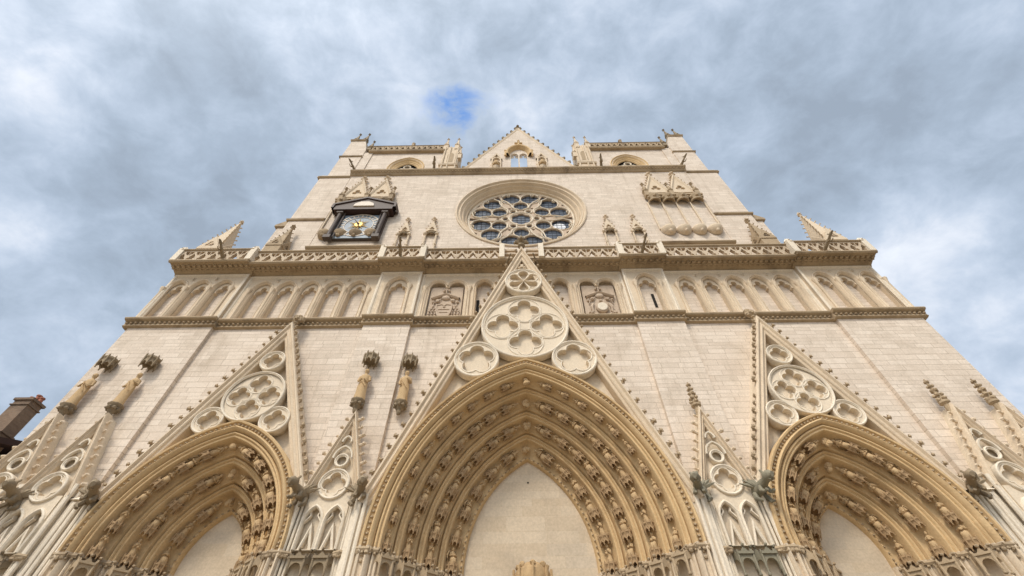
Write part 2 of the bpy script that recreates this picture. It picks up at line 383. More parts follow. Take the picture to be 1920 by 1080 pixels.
# blind arcade
def arcade(x0, x1, centres, half, yo, slits=(), panel=None):
    z0, z1 = 18.1, 21.88
    pl = MB(); inn = MB(); mo = MB()
    edges = [x0]+[(centres[i]+centres[i+1])/2 for i in range(len(centres)-1)]+[x1]
    for i, c in enumerate(centres):
        a = half*.35; R = half+a
        hole = arch_loop(c, z0+.02, 20.72, a, R, 8)
        pl.plate([(edges[i], z0), (edges[i+1], z0), (edges[i+1], z1), (edges[i], z1)][::1], [hole], yo, yo+DP, True)
        # trefoil inner order
        ih = half-.03; tre = [(c-ih*.86, z0+.03), (c-ih*.86, 20.45)]
        for (ox, oz, rr, t0, t1) in ((-.42, 20.60, .50, PI*1.20, PI*.45), (0, 20.92, .40, PI*.98, PI*.02), (.42, 20.60, .50, PI*.55, -PI*.20)):
            for k in range(7):
                t = t0+(t1-t0)*k/6; tre.append((c+(ox*half/.52+rr*math.cos(t))*ih*.80, oz+rr*math.sin(t)*ih*.80))
        tre += [(c+ih*.86, 20.45), (c+ih*.86, z0+.03)]
        inn.plate(arch_loop(c, z0+.02, 20.72, a, R-.005, 8), [tre], yo+.17, yo+DP-.002, False)
        top = arch_top(c, 20.72, a, R+.01, 10)
        mo.sweep([(top[0][0], z0+.1)]+top+[(top[-1][0], z0+.1)], [(o, yo+y) for o, y in ((.10, .02), (.09, -.03), (.05, -.055), (.01, -.03), (-.02, .03), (-.04, .03), (-.07, .0), (-.1, .05), (-.11, .14))])
        # spandrel hollow
    ar = pl.build('blind_arcade', TRIM, CA, 0)
    inn.build('trefoil_tracery', TRIM, ar, 0); mo.build('arch_moulding', TRIM, ar)
    for i in range(len(centres)+1):
        for dx in ((.0,) if 0 < i < len(centres) else ((.1,) if i == 0 else (-.1,))):
            x = edges[i]+dx if 0 < i < len(centres) else (centres[0]-half-.1 if i == 0 else centres[-1]+half+.1)
            cm = MB(); cm.lathe([(.13, 0), (.13, .1), (.09, .16), (.065, .22), (.065, 2.2), (.085, 2.24), (.08, 2.3), (.15, 2.5), (.16, 2.6), (0, 2.6)], (x, yo-.04, z0), 8)
            cm.build('colonnette', TRIM, ar)
    fr = MB()
    fr.sweep([(x0+.1, z0+.02), (x0+.1, z1-.1), (x1-.1, z1-.1), (x1-.1, z0+.02)], [(o, yo+y) for o, y in ((.1, .02), (.1, -.06), (.04, -.09), (-.02, -.06), (-.05, .0), (-.09, -.02), (-.12, .02))])
    for i in range(len(centres)-1):
        x = edges[i+1]; fr.tube([(x-.09, yo-.01, 21.52), (x, yo-.05, 21.36), (x+.09, yo-.01, 21.52), (x, yo-.04, 21.58), (x-.09, yo-.01, 21.52)], .025, 5)
    fr.build('arcade_frame', PALE, ar)
    for sx_, z_a, z_b in slits:
        sm = MB(); sm.box(sx_-.07, sx_+.07, yo+DP-.05, yo+DP-.001, z_a, z_b); sm.build('window_slit', VOID, ar, 0)
    return ar
for s in (-1, 1):
    rng = lambda a, b: (min(s*a, s*b), max(s*a, s*b))
    a, b = rng(15.95, 20.3); arcade(a, b, sorted(s*c for c in (17.05, 18.38, 19.70)), .52, -.20)
    a, b = rng(8.2, 15.95); arcade(a, b, sorted(s*c for c in (9.38, 10.75, 12.13, 13.5, 14.88)), .54, 0,
                                   [(-11.36, 18.85, 19.93), (-8.98, 18.85, 19.95)] if s < 0 else [(14.66, 18.75, 20.05)])
    a, b = rng(5.8, 8.2); arcade(a, b, [s*7.05], .60, -.20, [(7.26, 19.05, 20.1)] if s > 0 else ())
# pieces behind pilaster arcades
for s in (-1, 1): pb = MB(); pb.box(min(s*5.8, s*8.2), max(s*5.8, s*8.2), DP-.20, DP-.001, 17.9, 22.2); pb.build('gallery_wall', ASH, CA, 0)
# centre bay: two carved panels and two arches half hidden by the gable
def centre_bay():
    z0, z1 = 18.1, 21.88; m = MB(); fr = MB()
    for s in (-1, 1):
        c = s*4.25
        q = lambda a, b: (min(s*a, s*b), max(s*a, s*b))
        x0, x1 = q(2.95, 5.8)
        half = 1.08; hole = [(c-half, z0+.05), (c-half, 20.75)]
        for cc in (c-.54, c+.54):
            for k in range(9): t = PI-PI*k/8; hole.append((cc+.52*math.cos(t), 20.82+.48*math.sin(t)))
        hole += [(c+half, 20.75), (c+half, z0+.05)]
        m.plate([(x0, z0), (x1, z0), (x1, z1), (x0, z1)], [hole], 0, DP)
        fr.sweep(hole, [(o, y) for o, y in ((.12, .02), (.1, -.04), (.05, -.065), (0, -.03), (-.03, .03), (-.07, .02), (-.1, .1))])
        x0, x1 = q(0, 2.95); c2 = s*2.15
        m.plate([(x0, z0), (x1, z0), (x1, z1), (x0, z1)], [arch_loop(c2, z0+.05, 20.72, .18, .72, 8)], 0, DP)
        top = arch_top(c2, 20.72, .18, .73, 10)
        fr.sweep([(top[0][0], z0+.1)]+top+[(top[-1][0], z0+.1)], [(.10, .02), (.09, -.03), (.05, -.055), (.01, -.03), (-.02, .03), (-.04, .03), (-.07, .0), (-.11, .14)])
    ar = m.build_sides('blind_arcade', TRIM, CA, 0)[0]; fr.build_sides('arch_moulding', TRIM, ar)
    f2 = MB(); f2.sweep([(-5.7, z0), (-5.7, z1-.1), (5.7, z1-.1), (5.7, z0)], [(.1, .02), (.1, -.06), (.04, -.09), (-.02, -.06), (-.05, .0), (-.09, -.02), (-.12, .02)])
    f2.build('arcade_frame', PALE, ar)
    sl_ = MB(); sl_.box(-2.56, -2.42, DP-.05, DP-.002, 19.0, 20.0); sl_.build('window_slit', VOID, ar, 0)
    for s in (-1, 1):
        for x in (s*5.5, s*2.98):
            cm = MB(); cm.lathe([(.13, 0), (.13, .1), (.09, .16), (.065, .22), (.065, 2.2), (.085, 2.24), (.08, 2.3), (.15, 2.5), (.16, 2.6), (0, 2.6)], (x, -.04, z0), 8)
            cm.build('colonnette', TRIM, ar)
centre_bay()
def shield_pts(cx, cz, w, h, n=8):
    p = [(cx-w, cz+h*.55), (cx-w*.3, cz+h*.62), (cx, cz+h*.52), (cx+w*.3, cz+h*.62), (cx+w, cz+h*.55)]
    p += [(cx+w*(1-.02*k)*math.cos(k/n*PI/2)**.6, cz+h*.3-h*.95*math.sin(k/n*PI/2)) for k in range(n)]
    p += [(cx, cz-h*.68)]
    p += [(cx-w*(1-.02*k)*math.cos(k/n*PI/2)**.6, cz+h*.3-h*.95*math.sin(k/n*PI/2)) for k in range(n-1, -1, -1)]
    return p
def heraldic(s):
    c = s*4.28; m = MB(); y = .20
    m.plate([(c-.92, 18.14), (c+.92, 18.14), (c+.92, 20.92), (c-.92, 20.92)], [], y, .41)
    pn = m.build('heraldic_panel', FIG2, CA, 0, label='carved panel with a shield under a wide cleric hat and hanging tassels' if s < 0 else 'carved panel with a round blank shield under a crested hat and scrolls')
    r = MB()
    # hat: brim and crown
    r.sweep([(c-.78, 19.86), (c-.45, 20.02), (c-.2, 20.14), (c, 20.22), (c+.2, 20.14), (c+.45, 20.02), (c+.78, 19.86)], [(.07, y), (.05, y-.14), (-.02, y-.2), (-.08, y-.12), (-.08, y)])
    r.blob((c, y-.02, 19.98), .26, 2, .03, (1, .55, .7))
    r.tube([(c, y-.1, 20.3), (c, y-.1, 20.78)], .035, 6); r.tube([(c-.17, y-.1, 20.62), (c+.17, y-.1, 20.62)], .035, 6)
    for sx_ in (-1, 1):
        r.blob((c+sx_*.14, y-.06, 20.55), .07); r.blob((c+sx_*.42, y-.06, 19.7), .12, 1, .2); r.blob((c+sx_*.66, y-.05, 19.62), .1, 1, .2)
        r.tube([(c+sx_*.25, y-.08, 19.86), (c+sx_*.45, y-.08, 19.6), (c+sx_*.6, y-.08, 19.55), (c+sx_*.66, y-.06, 19.3)], .03, 5)
    if s < 0:
        for sx_ in (-1, 1):
            for row in range(5):
                for k in range(min(row+1, 3)):
                    r.blob((c+sx_*(.62+(k-(min(row, 2))/2)*.17), y-.07, 19.28-row*.2), .065, 1, .1, (1, .8, 1.3))
        r.plate(shield_pts(c, 18.85, .40, .78), [], y-.13, y+.01); r.sweep(shield_pts(c, 18.85, .42, .80), [(.04, y), (.03, y-.17), (-.03, y-.17), (-.03, y-.1)], closed=True)
        r.tube([(c-.3, y-.14, 18.95), (c+.3, y-.14, 18.95)], .035, 6); r.tube([(c-.22, y-.14, 18.72), (c+.22, y-.14, 18.72)], .025, 6)
        r.blob((c, y-.13, 19.15), .08)
    else:
        r.lathe([(0, 0), (.28, .0), (.33, .04), (.33, .1)], (0, 0, 0), 20)
        k = len(r.v)-4*20
        for i in range(k, len(r.v)): x_, y_, z_ = r.v[i]; r.v[i] = (c+x_, y-.2+z_*1.6, 18.95+y_*1.15)
        for sx_ in (-1, 1):
            r.tube([(c+sx_*.42, y-.05, 19.35), (c+sx_*.55, y-.1, 19.0), (c+sx_*.5, y-.08, 18.7), (c+sx_*.68, y-.08, 18.55), (c+sx_*.6, y-.06, 18.38)], [.06, .09, .07, .1, .04], 6)
            for q in range(4): r.blob((c+sx_*(.55+.09*(q % 2)), y-.06, 18.35+q*.12), .06, 1, .2)
            r.tube([(c+sx_*.1, y-.08, 18.45), (c+sx_*.35, y-.1, 18.42), (c+sx_*.48, y-.06, 18.6)], [.04, .07, .03], 6)
        r.blob((c, y-.1, 19.5), .1)
    r.build('coat_of_arms', FIG2, pn)
    if s > 0:
        b = MB(); b.lathe([(0, -.02), (.25, 0), (.27, .03)], (0, 0, 0), 20)
        b.v = [(c+x_, y-.235+z_*.5, 18.95+y_*1.15) for x_, y_, z_ in b.v]; b.build('blank_shield', PALE, pn)
heraldic(-1); heraldic(1)

# cornice, parapet
CORN = [(.36, 21.84), (-.02, 21.84), (-.06, 21.93), (-.34, 22.02), (-.40, 21.96), (-.46, 21.96), (-.50, 22.05), (-.78, 22.08), (-.84, 22.02), (-.90, 22.02), (-.97, 22.10), (-.95, 22.17), (-.80, 22.20), (1.6, 22.24)]
def lattice(mb, x0, x1, y0, y1, z0, z1, n):
    w = (x1-x0)/n
    for i in range(n):
        a = x0+i*w; b = a+w; c = (a+b)/2; h = z1-z0
        up = [(a+.05, z0+.07), (b-.05, z0+.07), (b-.06, z0+.20*h), (b-.15, z0+.28*h), (b-.17, z0+.46*h), (c+.07, z0+.56*h), (c, z0+.74*h), (c-.07, z0+.56*h), (a+.17, z0+.46*h), (a+.15, z0+.28*h), (a+.06, z0+.20*h)]
        d1 = [(a+.015, z1-.08), (a+.015, z0+.56*h), (a+.06, z0+.50*h), (a+.11, z0+.60*h), (a+.20, z0+.66*h), (c-.06, z1-.08)]
        d2 = [(2*c-x, z) for x, z in d1][::-1]
        mb.plate([(a, z0), (b, z0), (b, z1), (a, z1)], [up, d1, d2], y0, y1)
for x0, x1, yo in BAYS:
    ex0 = -(.3 if yo == 0 else -.3); ex = .12 if yo else -.12
    e0, e1 = x0-ex, x1+ex
    m = band(e0, e1, CORN, yo)
    n = int((e1-e0)/.3)
    for i in range(n):
        x = e0+(i+.5)*(e1-e0)/n
        m.box(x-.075, x+.075, yo-.66, yo-.52, 21.94, 22.07)
        m.lathe([(0, -.05), (.05, -.03), (.05, .04), (0, .06)], (x, yo-.36, 21.96), 6)
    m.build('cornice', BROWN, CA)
PARM = LATT
for x0, x1, yo in BAYS:
    yf = -.86+yo; ps = MB()
    segs = [(x0, x1)] if x1-x0 < 10 else [(x0, -1.25), (1.25, x1)]
    pr = None
    for a, b in segs:
        ea = .0; n = max(2, round((b-a)/.66)); lattice(ps, a, b, yf, yf+.2, 22.24, 23.14, n)
    par = ps.build_sides('parapet', PARM, CA, 0)[0]
    cp = MB()
    for a, b in segs: cp.rows([[(x, yf+y, z) for y, z in [(.28, 23.14), (-.04, 23.14), (-.1, 23.2), (-.08, 23.27), (.06, 23.33), (.30, 23.29)]] for x in (a, b)], False, True)
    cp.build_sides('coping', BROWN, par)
    for x in ([x0, x1] if yo else []):
        d = MB(); d.box(x-.17, x+.17, yf-.08, yf+.3, 22.22, 23.36); d.lathe([(.24, 0), (.1, .2), (.0, .35)], (x, yf+.1, 23.36), 4); d.build('parapet_post', PALE, par, 0)
for s in (-1, 1):
    d = MB(); d.box(min(s*20.1, s*20.3), max(s*20.1, s*20.3), -1.0, 6, 22.22, 23.2); d.build('parapet_return', PARM, CA, 0)
    d = MB(); d.box(min(s*1.0, s*1.3), max(s*1.0, s*1.3), -1.12, -.5, 22.1, 23.4); d.build('parapet_post', PALE, CA, 0)
    for za, zb_ in ((22.25, 22.5), (22.75, 22.92), (23.1, 23.28)):
        d = MB(); d.box(min(s*.3, s*1.0), max(s*.3, s*1.0), -.8, -.6, za, zb_); d.build('parapet_rail', PARM, CA, 0)
tr = MB(); tr.box(-20.2, 20.2, .2, 2.0, 22.1, 22.26); tr.build('gallery_floor', PAVE, CA, 0)

# gargoyles
def gargoyle_mesh(L=1.3, fat=1.0, wings=False, head=1.0, m=DARK):
    g = MB(); f_ = fat
    g.tube([(0, .15, 0), (0, -.2*L, .02), (0, -.5*L, .06), (0, -.72*L, .08), (0, -.84*L, .12), (0, -L, .12), (0, -1.12*L, .06)],
           [.17*f_, .19*f_, .15*f_, .11*f_, .15*f_*head, .12*f_*head, .06*f_*head], 8)
    for s in (-1, 1):
        g.tube([(s*.07, -.85*L, .2*f_), (s*.13, -.8*L, .34*f_), (s*.12, -.76*L, .38*f_)], [.05, .045, .01], 5)
        g.tube([(s*.1*f_, -.45*L, -.02), (s*.16*f_, -.5*L, -.18*f_), (s*.13*f_, -.62*L, -.26*f_), (s*.12*f_, -.72*L, -.24*f_)], [.08*f_, .07*f_, .05*f_, .05*f_], 6)
        if wings:
            for q in range(4):
                a_ = .3+q*.42; l_ = (.52, .46, .38, .3)[q]
                g.tube([(s*.10, -.22*L-.05*q, .08), (s*(.14+.5*l_*math.cos(a_)), -.2*L-.04*q, .1+.5*l_*math.sin(a_)), (s*(.12+l_*math.cos(a_)), -.12*L-.03*q, .12+l_*math.sin(a_))], [.07, .075, .012], 5)
            g.tube([(s*.12*f_, -.1*L, -.1), (s*.24*f_, -.22*L, -.3*f_), (s*.16*f_, -.32*L, -.42*f_), (s*.2*f_, -.42*L, -.44*f_)], [.1*f_, .08*f_, .05, .03], 6)
            g.tube([(s*.05, -.93*L, -.02), (s*.06, -1.02*L, -.10)], [.04, .01], 4)
    g.tube([(0, -1.0*L, .03), (0, -1.1*L, -.03)], [.06*f_*head, .03], 6)
    return g.mesh('gargoyle', m, 50)
GA = gargoyle_mesh(1.45, .85); GB = gargoyle_mesh(1.05, 1.15, True, 1.2, DARK); GC = gargoyle_mesh(1.1, 1.15, True, 1.2, DIRTY)
T = Matrix.Translation
for x, y, z in ((-17.4, -1.2, 22.35), (-7.05, -1.2, 22.35), (7.0, -1.2, 22.35), (17.55, -1.2, 22.35)):
    inst('gargoyle', GA, T((x, y, z)) @ Matrix.Rotation(.12, 4, 'Z') @ Matrix.Rotation(-.25, 4, 'X') @ Matrix.Scale(.66, 4), CA)
for x, mm, a in ((-5.93, GB, .3), (-7.85, GB, -.2), (5.9, GC, -.4), (7.8, GC, .2), (-15.25, GB, .5), (15.25, GB, -.5), (-17.85, GB, .2)):
    inst('gargoyle', mm, T((x, -.7, 8.55)) @ Matrix.Rotation(a, 4, 'Z') @ Matrix.Rotation(-.1, 4, 'X') @ Matrix.Scale(.92, 4), CA)
for s in (-1, 1): inst('gargoyle', GA, T((s*.85, -.9, 21.75)) @ Matrix.Rotation(-s*.35, 4, 'Z') @ Matrix.Scale(.42, 4), CA)

# ------------------------------------------------------------------ portals
def order_prof(r0, y0, r1, y1, w=.22):
    """ridge of rolls at (r0,y0), then a deep hollow back to (r1,y1)"""
    P = [(r0, y0+.10)]
    P += [(r0-.02, y0+.02), (r0-.05, y0-.02), (r0-.09, y0-.02), (r0-.12, y0+.02), (r0-.125, y0+.06)]
    P += [(r0-.15, y0+.055), (r0-.18, y0+.04), (r0-.21, y0+.055), (r0-.225, y0+.1)]
    dr = r0-.24-r1; dy = y1-y0
    P += [(r0-.24, y0+.16), (r0-.24-dr*.02, y0+dy*.42), (r0-.24-dr*.12, y0+dy*.62), (r0-.24-dr*.35, y0+dy*.78), (r0-.24-dr*.65, y0+dy*.86), (r0-.24-dr*.9, y0+dy*.9)]
    return P
# little carved pieces reused round the arches
def figure_mesh(kind):
    m = MB(); seg = 9
    if kind == 2: prof = [(0, .15, .11, 0), (.03, .16, .12, 0), (.2, .13, .1, 0), (.36, .115, .085, .0), (.46, .13, .08, .0), (.53, .10, .07, 0), (.56, .042, .042, -.01), (.58, .055, .055, -.02), (.62, .07, .07, -.025), (.67, .068, .07, -.02), (.71, .04, .04, -.01), (.725, .005, .005, -.01)]
    else: prof = [(0, .17, .17, -.06), (.03, .18, .18, -.07), (.16, .155, .19, -.09), (.24, .15, .18, -.08), (.28, .125, .10, -.01), (.36, .115, .085, .0), (.44, .125, .08, .0), (.50, .09, .07, 0), (.53, .042, .042, -.01), (.55, .055, .055, -.02), (.59, .07, .07, -.025), (.64, .068, .07, -.02), (.68, .04, .04, -.01), (.695, .005, .005, -.01)]
    rows = []
    for z, rx, ry, dy in prof:
        rows.append([(rx*math.cos(2*PI*k/seg)*(1+.13*math.sin(3*k+kind)), dy+ry*math.sin(2*PI*k/seg), z) for k in range(seg)])
    m.rows(rows, False, True)
    for s in (-1, 1):
        m.tube([(s*.11, 0, .45 if kind != 2 else .48), (s*.17, -.04, .33), (s*.08*(1 if kind == 0 else .5), -.14, .34+.06*kind)], [.045, .04, .03], 6)
        if kind == 0: m.tube([(s*.06, .07, .46), (s*.17, .09, .52), (s*.24, .1, .38), (s*.22, .09, .15), (s*.17, .08, .05)], [.03, .05, .06, .045, .01], 6)
        if kind == 1: m.blob((s*.07, -.17, .2), .05)
    m.blob((0, -.17, .36), .05, 1, .1, (1.4, .6, 1))
    me = m.mesh('carved_figure', FIG, 60); return me
def canopy_mesh(m=DARK, sc_=1.0, seg=8, wide=1.0):
    """hollow many-sided cup: scalloped lower rim, cavity below, flat top that carries the next figure"""
    c = MB(); R_ = .21*sc_; N = seg*2; rows = []
    for (r, z, scal) in ((.02, .30, 0), (R_*1.02, .30, 0), (R_*1.08, .24, 0), (R_*.92, .20, 0), (R_*1.0, .10, 0), (R_*1.06, .02, 1), (R_*.80, .04, 1), (R_*.74, .14, 0), (.02, .20, 0)):
        rows.append([(wide*r*math.cos(2*PI*k/N), r*math.sin(2*PI*k/N), (z+(.07 if (k % 2 == 0) else -.03)*scal)*sc_) for k in range(N)])
    c.rows(rows[::-1], False, True)
    for k in range(seg):
        a = 2*PI*(k+.5)/seg; c.tube([(wide*R_*1.02*math.cos(a), R_*1.02*math.sin(a), -.06*sc_), (wide*R_*1.05*math.cos(a), R_*1.05*math.sin(a), .3*sc_), (wide*R_*1.05*math.cos(a), R_*1.05*math.sin(a), .38*sc_)], [.02*sc_, .028*sc_, .006], 5)
    return c.mesh('figure_canopy', m, 50)
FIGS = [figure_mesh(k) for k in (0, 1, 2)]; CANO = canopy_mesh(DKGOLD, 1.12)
LEAFY = MB(); LEAFY.blob((0, 0, 0), .06, 1, .25); LEAFY.tube([(0, 0, 0), (.05, -.05, .05), (.08, -.03, .1)], [.03, .035, .01], 5)

def portal(cx, a, hood, orders, end, tymp_y, name_label):
    z0 = 7.0; zb = 0.0
    # hood moulding
    P = [(hood+.02, orders[0][1]+.3), (hood+.02, hood_y+.02), (hood-.03, hood_y-.07), (hood-.09, hood_y-.05), (hood-.11, hood_y+.04), (hood-.22, hood_y+.07), (hood-.24, hood_y-.01), (hood-.29, hood_y-.05), (hood-.34, hood_y-.01), (orders[0][0]+.01, hood_y+.1)]
    for i, (r, y) in enumerate(orders):
        nr, ny = orders[i+1] if i+1 < len(orders) else end
        P += order_prof(r, y, nr, ny)
    P += [(end[0], end[1]-.05), (end[0]-.03, end[1]-.1), (end[0]-.08, end[1]-.1), (end[0]-.11, end[1]-.05), (end[0]-.13, end[1]+.05), (end[0]-.15, tymp_y+.1)]
    m = MB(); m.rows(arch_rows(cx, z0, a, P, 6.9, 44))
    arv = m.build('archivolt', GOLD, CA, 40, label=name_label)
    # jambs below the springing
    j = MB(); rows = arch_rows(cx, z0, a, P, zb, 44)
    pass
    for sgn in (-1, 1):
        for_rows = [[(cx+sgn*(r-a), y, z) for r, y in P] for z in (0, 6.9)]
        j.rows(for_rows if sgn < 0 else for_rows[::-1])
    j.build_sides('portal_jamb', TRIM, CA, 40, cx)
    # bead ornament in the hood hollow and around the tympanum
    b = MB()
    for (rr, yy, st, s_) in ((hood-.165, hood_y+.03, .17, .75), (end[0]-.05, end[1]-.13, .2, .55)):
        tm = math.acos(a/rr); n = int(rr*tm/st)
        for sgn in (-1, 1):
            for i in range(n):
                t = tm*(i+.5)/n; x = cx+sgn*(rr*math.cos(t)-a); z = z0+rr*math.sin(t)
                b.lathe([(0, -.06*s_), (.07*s_, -.03*s_), (.07*s_, .03*s_), (0, .07*s_)], (x, yy, z), 5)
            for i in range(4): b.lathe([(0, -.06*s_), (.07*s_, -.03*s_), (.07*s_, .03*s_), (0, .07*s_)], (cx+sgn*(rr-a), yy, z0-.02-i*st), 5)
    b.build('leaf_beading', BROWN, arv)['kind'] = 'stuff'
    # figures under canopies
    for i, (r, y) in enumerate(orders):
        nr, ny = orders[i+1] if i+1 < len(orders) else end
        rr = (r-.24+nr)/2+.02; yy = y+(ny-y)*.50
        tm = math.acos(a/rr); L = rr*(tm-.03); n = max(3, round(L/.86)); sp = L/n
        for sgn in (-1, 1):
            for k in range(n):
                if k == n-1 and sp*n > L-.2 and False: continue
                t = (k*sp+.02)/rr
                def frame(t):
                    P_ = Vector((cx+sgn*(rr*math.cos(t)-a), yy, z0+rr*math.sin(t))); up = Vector((-sgn*math.sin(t), 0, math.cos(t)))
                    rad = Vector((sgn*math.cos(t), 0, math.sin(t))); fr_ = (-rad*.75+Vector((0, -.66, 0))).normalized()
                    sd = up.cross(-fr_).normalized()*-1
                    sd = (-fr_).cross(up).normalized()
                    return Matrix(((sd.x, -fr_.x, up.x, P_.x), (sd.y, -fr_.y, up.y, P_.y), (sd.z, -fr_.z, up.z, P_.z), (0, 0, 0, 1)))
                s_ = .86*min(1.0, (r-nr)/.62)*random.uniform(.92, 1.05)
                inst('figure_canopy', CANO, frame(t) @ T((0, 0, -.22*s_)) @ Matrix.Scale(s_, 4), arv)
                if k < n: inst('carved_figure', random.choice(FIGS), frame(t+.10*s_/rr) @ Matrix.Rotation(random.uniform(-.25, .25), 4, 'Z') @ Matrix.Diagonal((s_*.86, s_*.86, s_*1.0, 1)), arv)
        # keystone carving
        h = math.sqrt(rr*rr-a*a); kb = MB()
        for q in range(5): kb.blob((cx+random.uniform(-.1, .1), yy-.05+random.uniform(-.05, .05), z0+h-.1+random.uniform(-.16, .08)), random.uniform(.08, .13), 1, .2)
        kb.build('keystone', FIG, arv)
    # tympanum
    t_ = MB(); e_ = end[0]-.14
    t_.plate([(cx-(e_-a)-.05, 4.2)]+arch_top(cx, z0, a, e_+.05, 20)+[(cx+(e_-a)+.05, 4.2)], [], tymp_y, tymp_y+.4)
    ty = t_.build('tympanum', TYMP, CA, 0)
    if cx == 0:
        h_ = MB(); h_.box(-.035, .035, tymp_y-.003, tymp_y+.1, 10.18, 10.25); h_.build('putlog_hole', VOID, ty, 0)
    d = MB(); w = e_-a; d.box(cx-w-.3, cx+w+.3, tymp_y-.15, tymp_y+.4, 3.9, 4.2); d.box(cx-.2, cx+.2, tymp_y-.2, tymp_y+.3, 0, 3.9); d.build('lintel', TRIM, CA, 0)
    for s in (-1, 1):
        dm = MB(); dm.box(cx+min(s*.2, s*(w+.3)), cx+max(s*.2, s*(w+.3)), tymp_y+.1, tymp_y+.2, .05, 3.9)
        for k in range(6): dm.box(cx+s*(.3+k*(w-.2)/6)-.03, cx+s*(.3+k*(w-.2)/6)+.03, tymp_y+.07, tymp_y+.1, .1, 3.85)
        dm.build('door', DOORM, CA, 0)
    return arv
hood_y = -1.12
CEN = [(7.36, -.98), (6.89, -.25), (6.24, .45), (5.61, 1.12)]
portal(0.0, 2.34, 7.76, CEN, (4.86, 1.66), 1.75, 'deep central arch with four rings of small carved figures')
hood_y = -.9
SID = [(4.35, -.78), (3.70, -.08), (3.05, .65)]
portal(-SX, 1.2, 4.75, SID, (2.42, 1.36), 1.45, 'left side arch with three rings of small carved figures')
portal(SX, 1.2, 4.75, SID, (2.42, 1.36), 1.45, 'right side arch with three rings of small carved figures')

# canopy cresting along the springing of the portals
def crest_unit(w=.62, m=BROWN):
    c = MB(); h = w/2
    # three-sided gabled canopy: front at -y
    pts = [(-h, 0), (-h*.62, -.26), (h*.62, -.26), (h, 0)]
    for i in range(3):
        (xa, ya), (xb, yb) = pts[i], pts[i+1]; L = math.hypot(xb-xa, yb-ya)
        tri = [(0, .0), (L*.08, .0)]+[(L*.5+L*.42*math.cos(t_)*1, .30*max(0, math.sin(t_))**.7) for t_ in [PI-PI*k/8 for k in range(9)]]+[(L*.92, .0), (L, .0), (L, .34), (L*.5, .62), (0, .34)]
        n0 = len(c.v); c.plate(tri, [], 0, .06)
        ux, uy = (xb-xa)/L, (yb-ya)/L
        c.v[n0:] = [(xa+ux*x+(-uy)*y, ya+uy*x+ux*y, z) for x, y, z in c.v[n0:]]
        mx_, my_ = (xa+xb)/2, (ya+yb)/2; c.blob((mx_, my_-.01, .66), .05, 1, .2)
    for x, y in pts: c.tube([(x, y, -.14), (x, y, .44), (x, y, .54)], [.035, .04, .01], 6); c.blob((x, y, -.15), .055, 1, .2)
    c.add([(p[0], p[1], .36) for p in pts]+[(p[0], p[1], .44) for p in pts], [(0, 1, 2, 3), (7, 6, 5, 4)])
    c.box(-h-.03, h+.03, -.04, .05, .40, .50); c.box(-h*.66, h*.66, -.31, -.2, .40, .47)
    return c.mesh('statue_canopy', m, 40)
CR1, CR2, CR3 = crest_unit(.62, BROWN), crest_unit(.86, DIRTY), crest_unit(.86, DARK)
def jamb_crest(cx, a, orders, end, hy):
    allp = [(orders[0][0]+.2, hy)]+orders+[end]
    for sgn in (-1, 1):
        for i in range(len(orders)):
            r, y = orders[i]; nr, ny = allp[i+2]
            mx_ = cx+sgn*((r-.18+nr)/2-a); my_ = y+(ny-y)*.42
            inst('statue_canopy', CR1, T((mx_, my_, 6.22)) @ Matrix.Rotation(sgn*-.75, 4, 'Z') @ Matrix.Diagonal((1.1, 1, .95, 1)), CA)
jamb_crest(0, 2.34, CEN, (4.86, 1.66), -1.12); jamb_crest(-SX, 1.2, SID, (2.42, 1.36), -.9); jamb_crest(SX, 1.2, SID, (2.42, 1.36), -.9)
# moulded capital band that steps round the jambs
for cx, a, hood, hy, orders, end in ((0, 2.34, 7.76, -1.12, CEN, (4.86, 1.66)), (-SX, 1.2, 4.75, -.9, SID, (2.42, 1.36)), (SX, 1.2, 4.75, -.9, SID, (2.42, 1.36))):
    for s in (-1, 1):
        m = MB(); pth = [(hood+.05, hy), (hood-.36, hy)]+[q for r, y in orders for q in ((r-.02, y), (r-.22, y+.02), (r-.24, y+.25))]+[end]
        for (pa, pb) in zip(pth[:-1], pth[1:]):
            A_ = Vector((cx+s*(pa[0]-a), pa[1], 6.80)); B_ = Vector((cx+s*(pb[0]-a), pb[1], 6.80)); m.tube([A_, B_], .075, 6)
            L = (B_-A_).length; n = max(1, int(L/.13))
            for k in range(n): q = A_.lerp(B_, (k+.5)/n); m.blob((q.x, q.y-.03, 6.70), random.uniform(.045, .075), 1, .25)
        m.build('capital_band', BROWN, CA, 40)

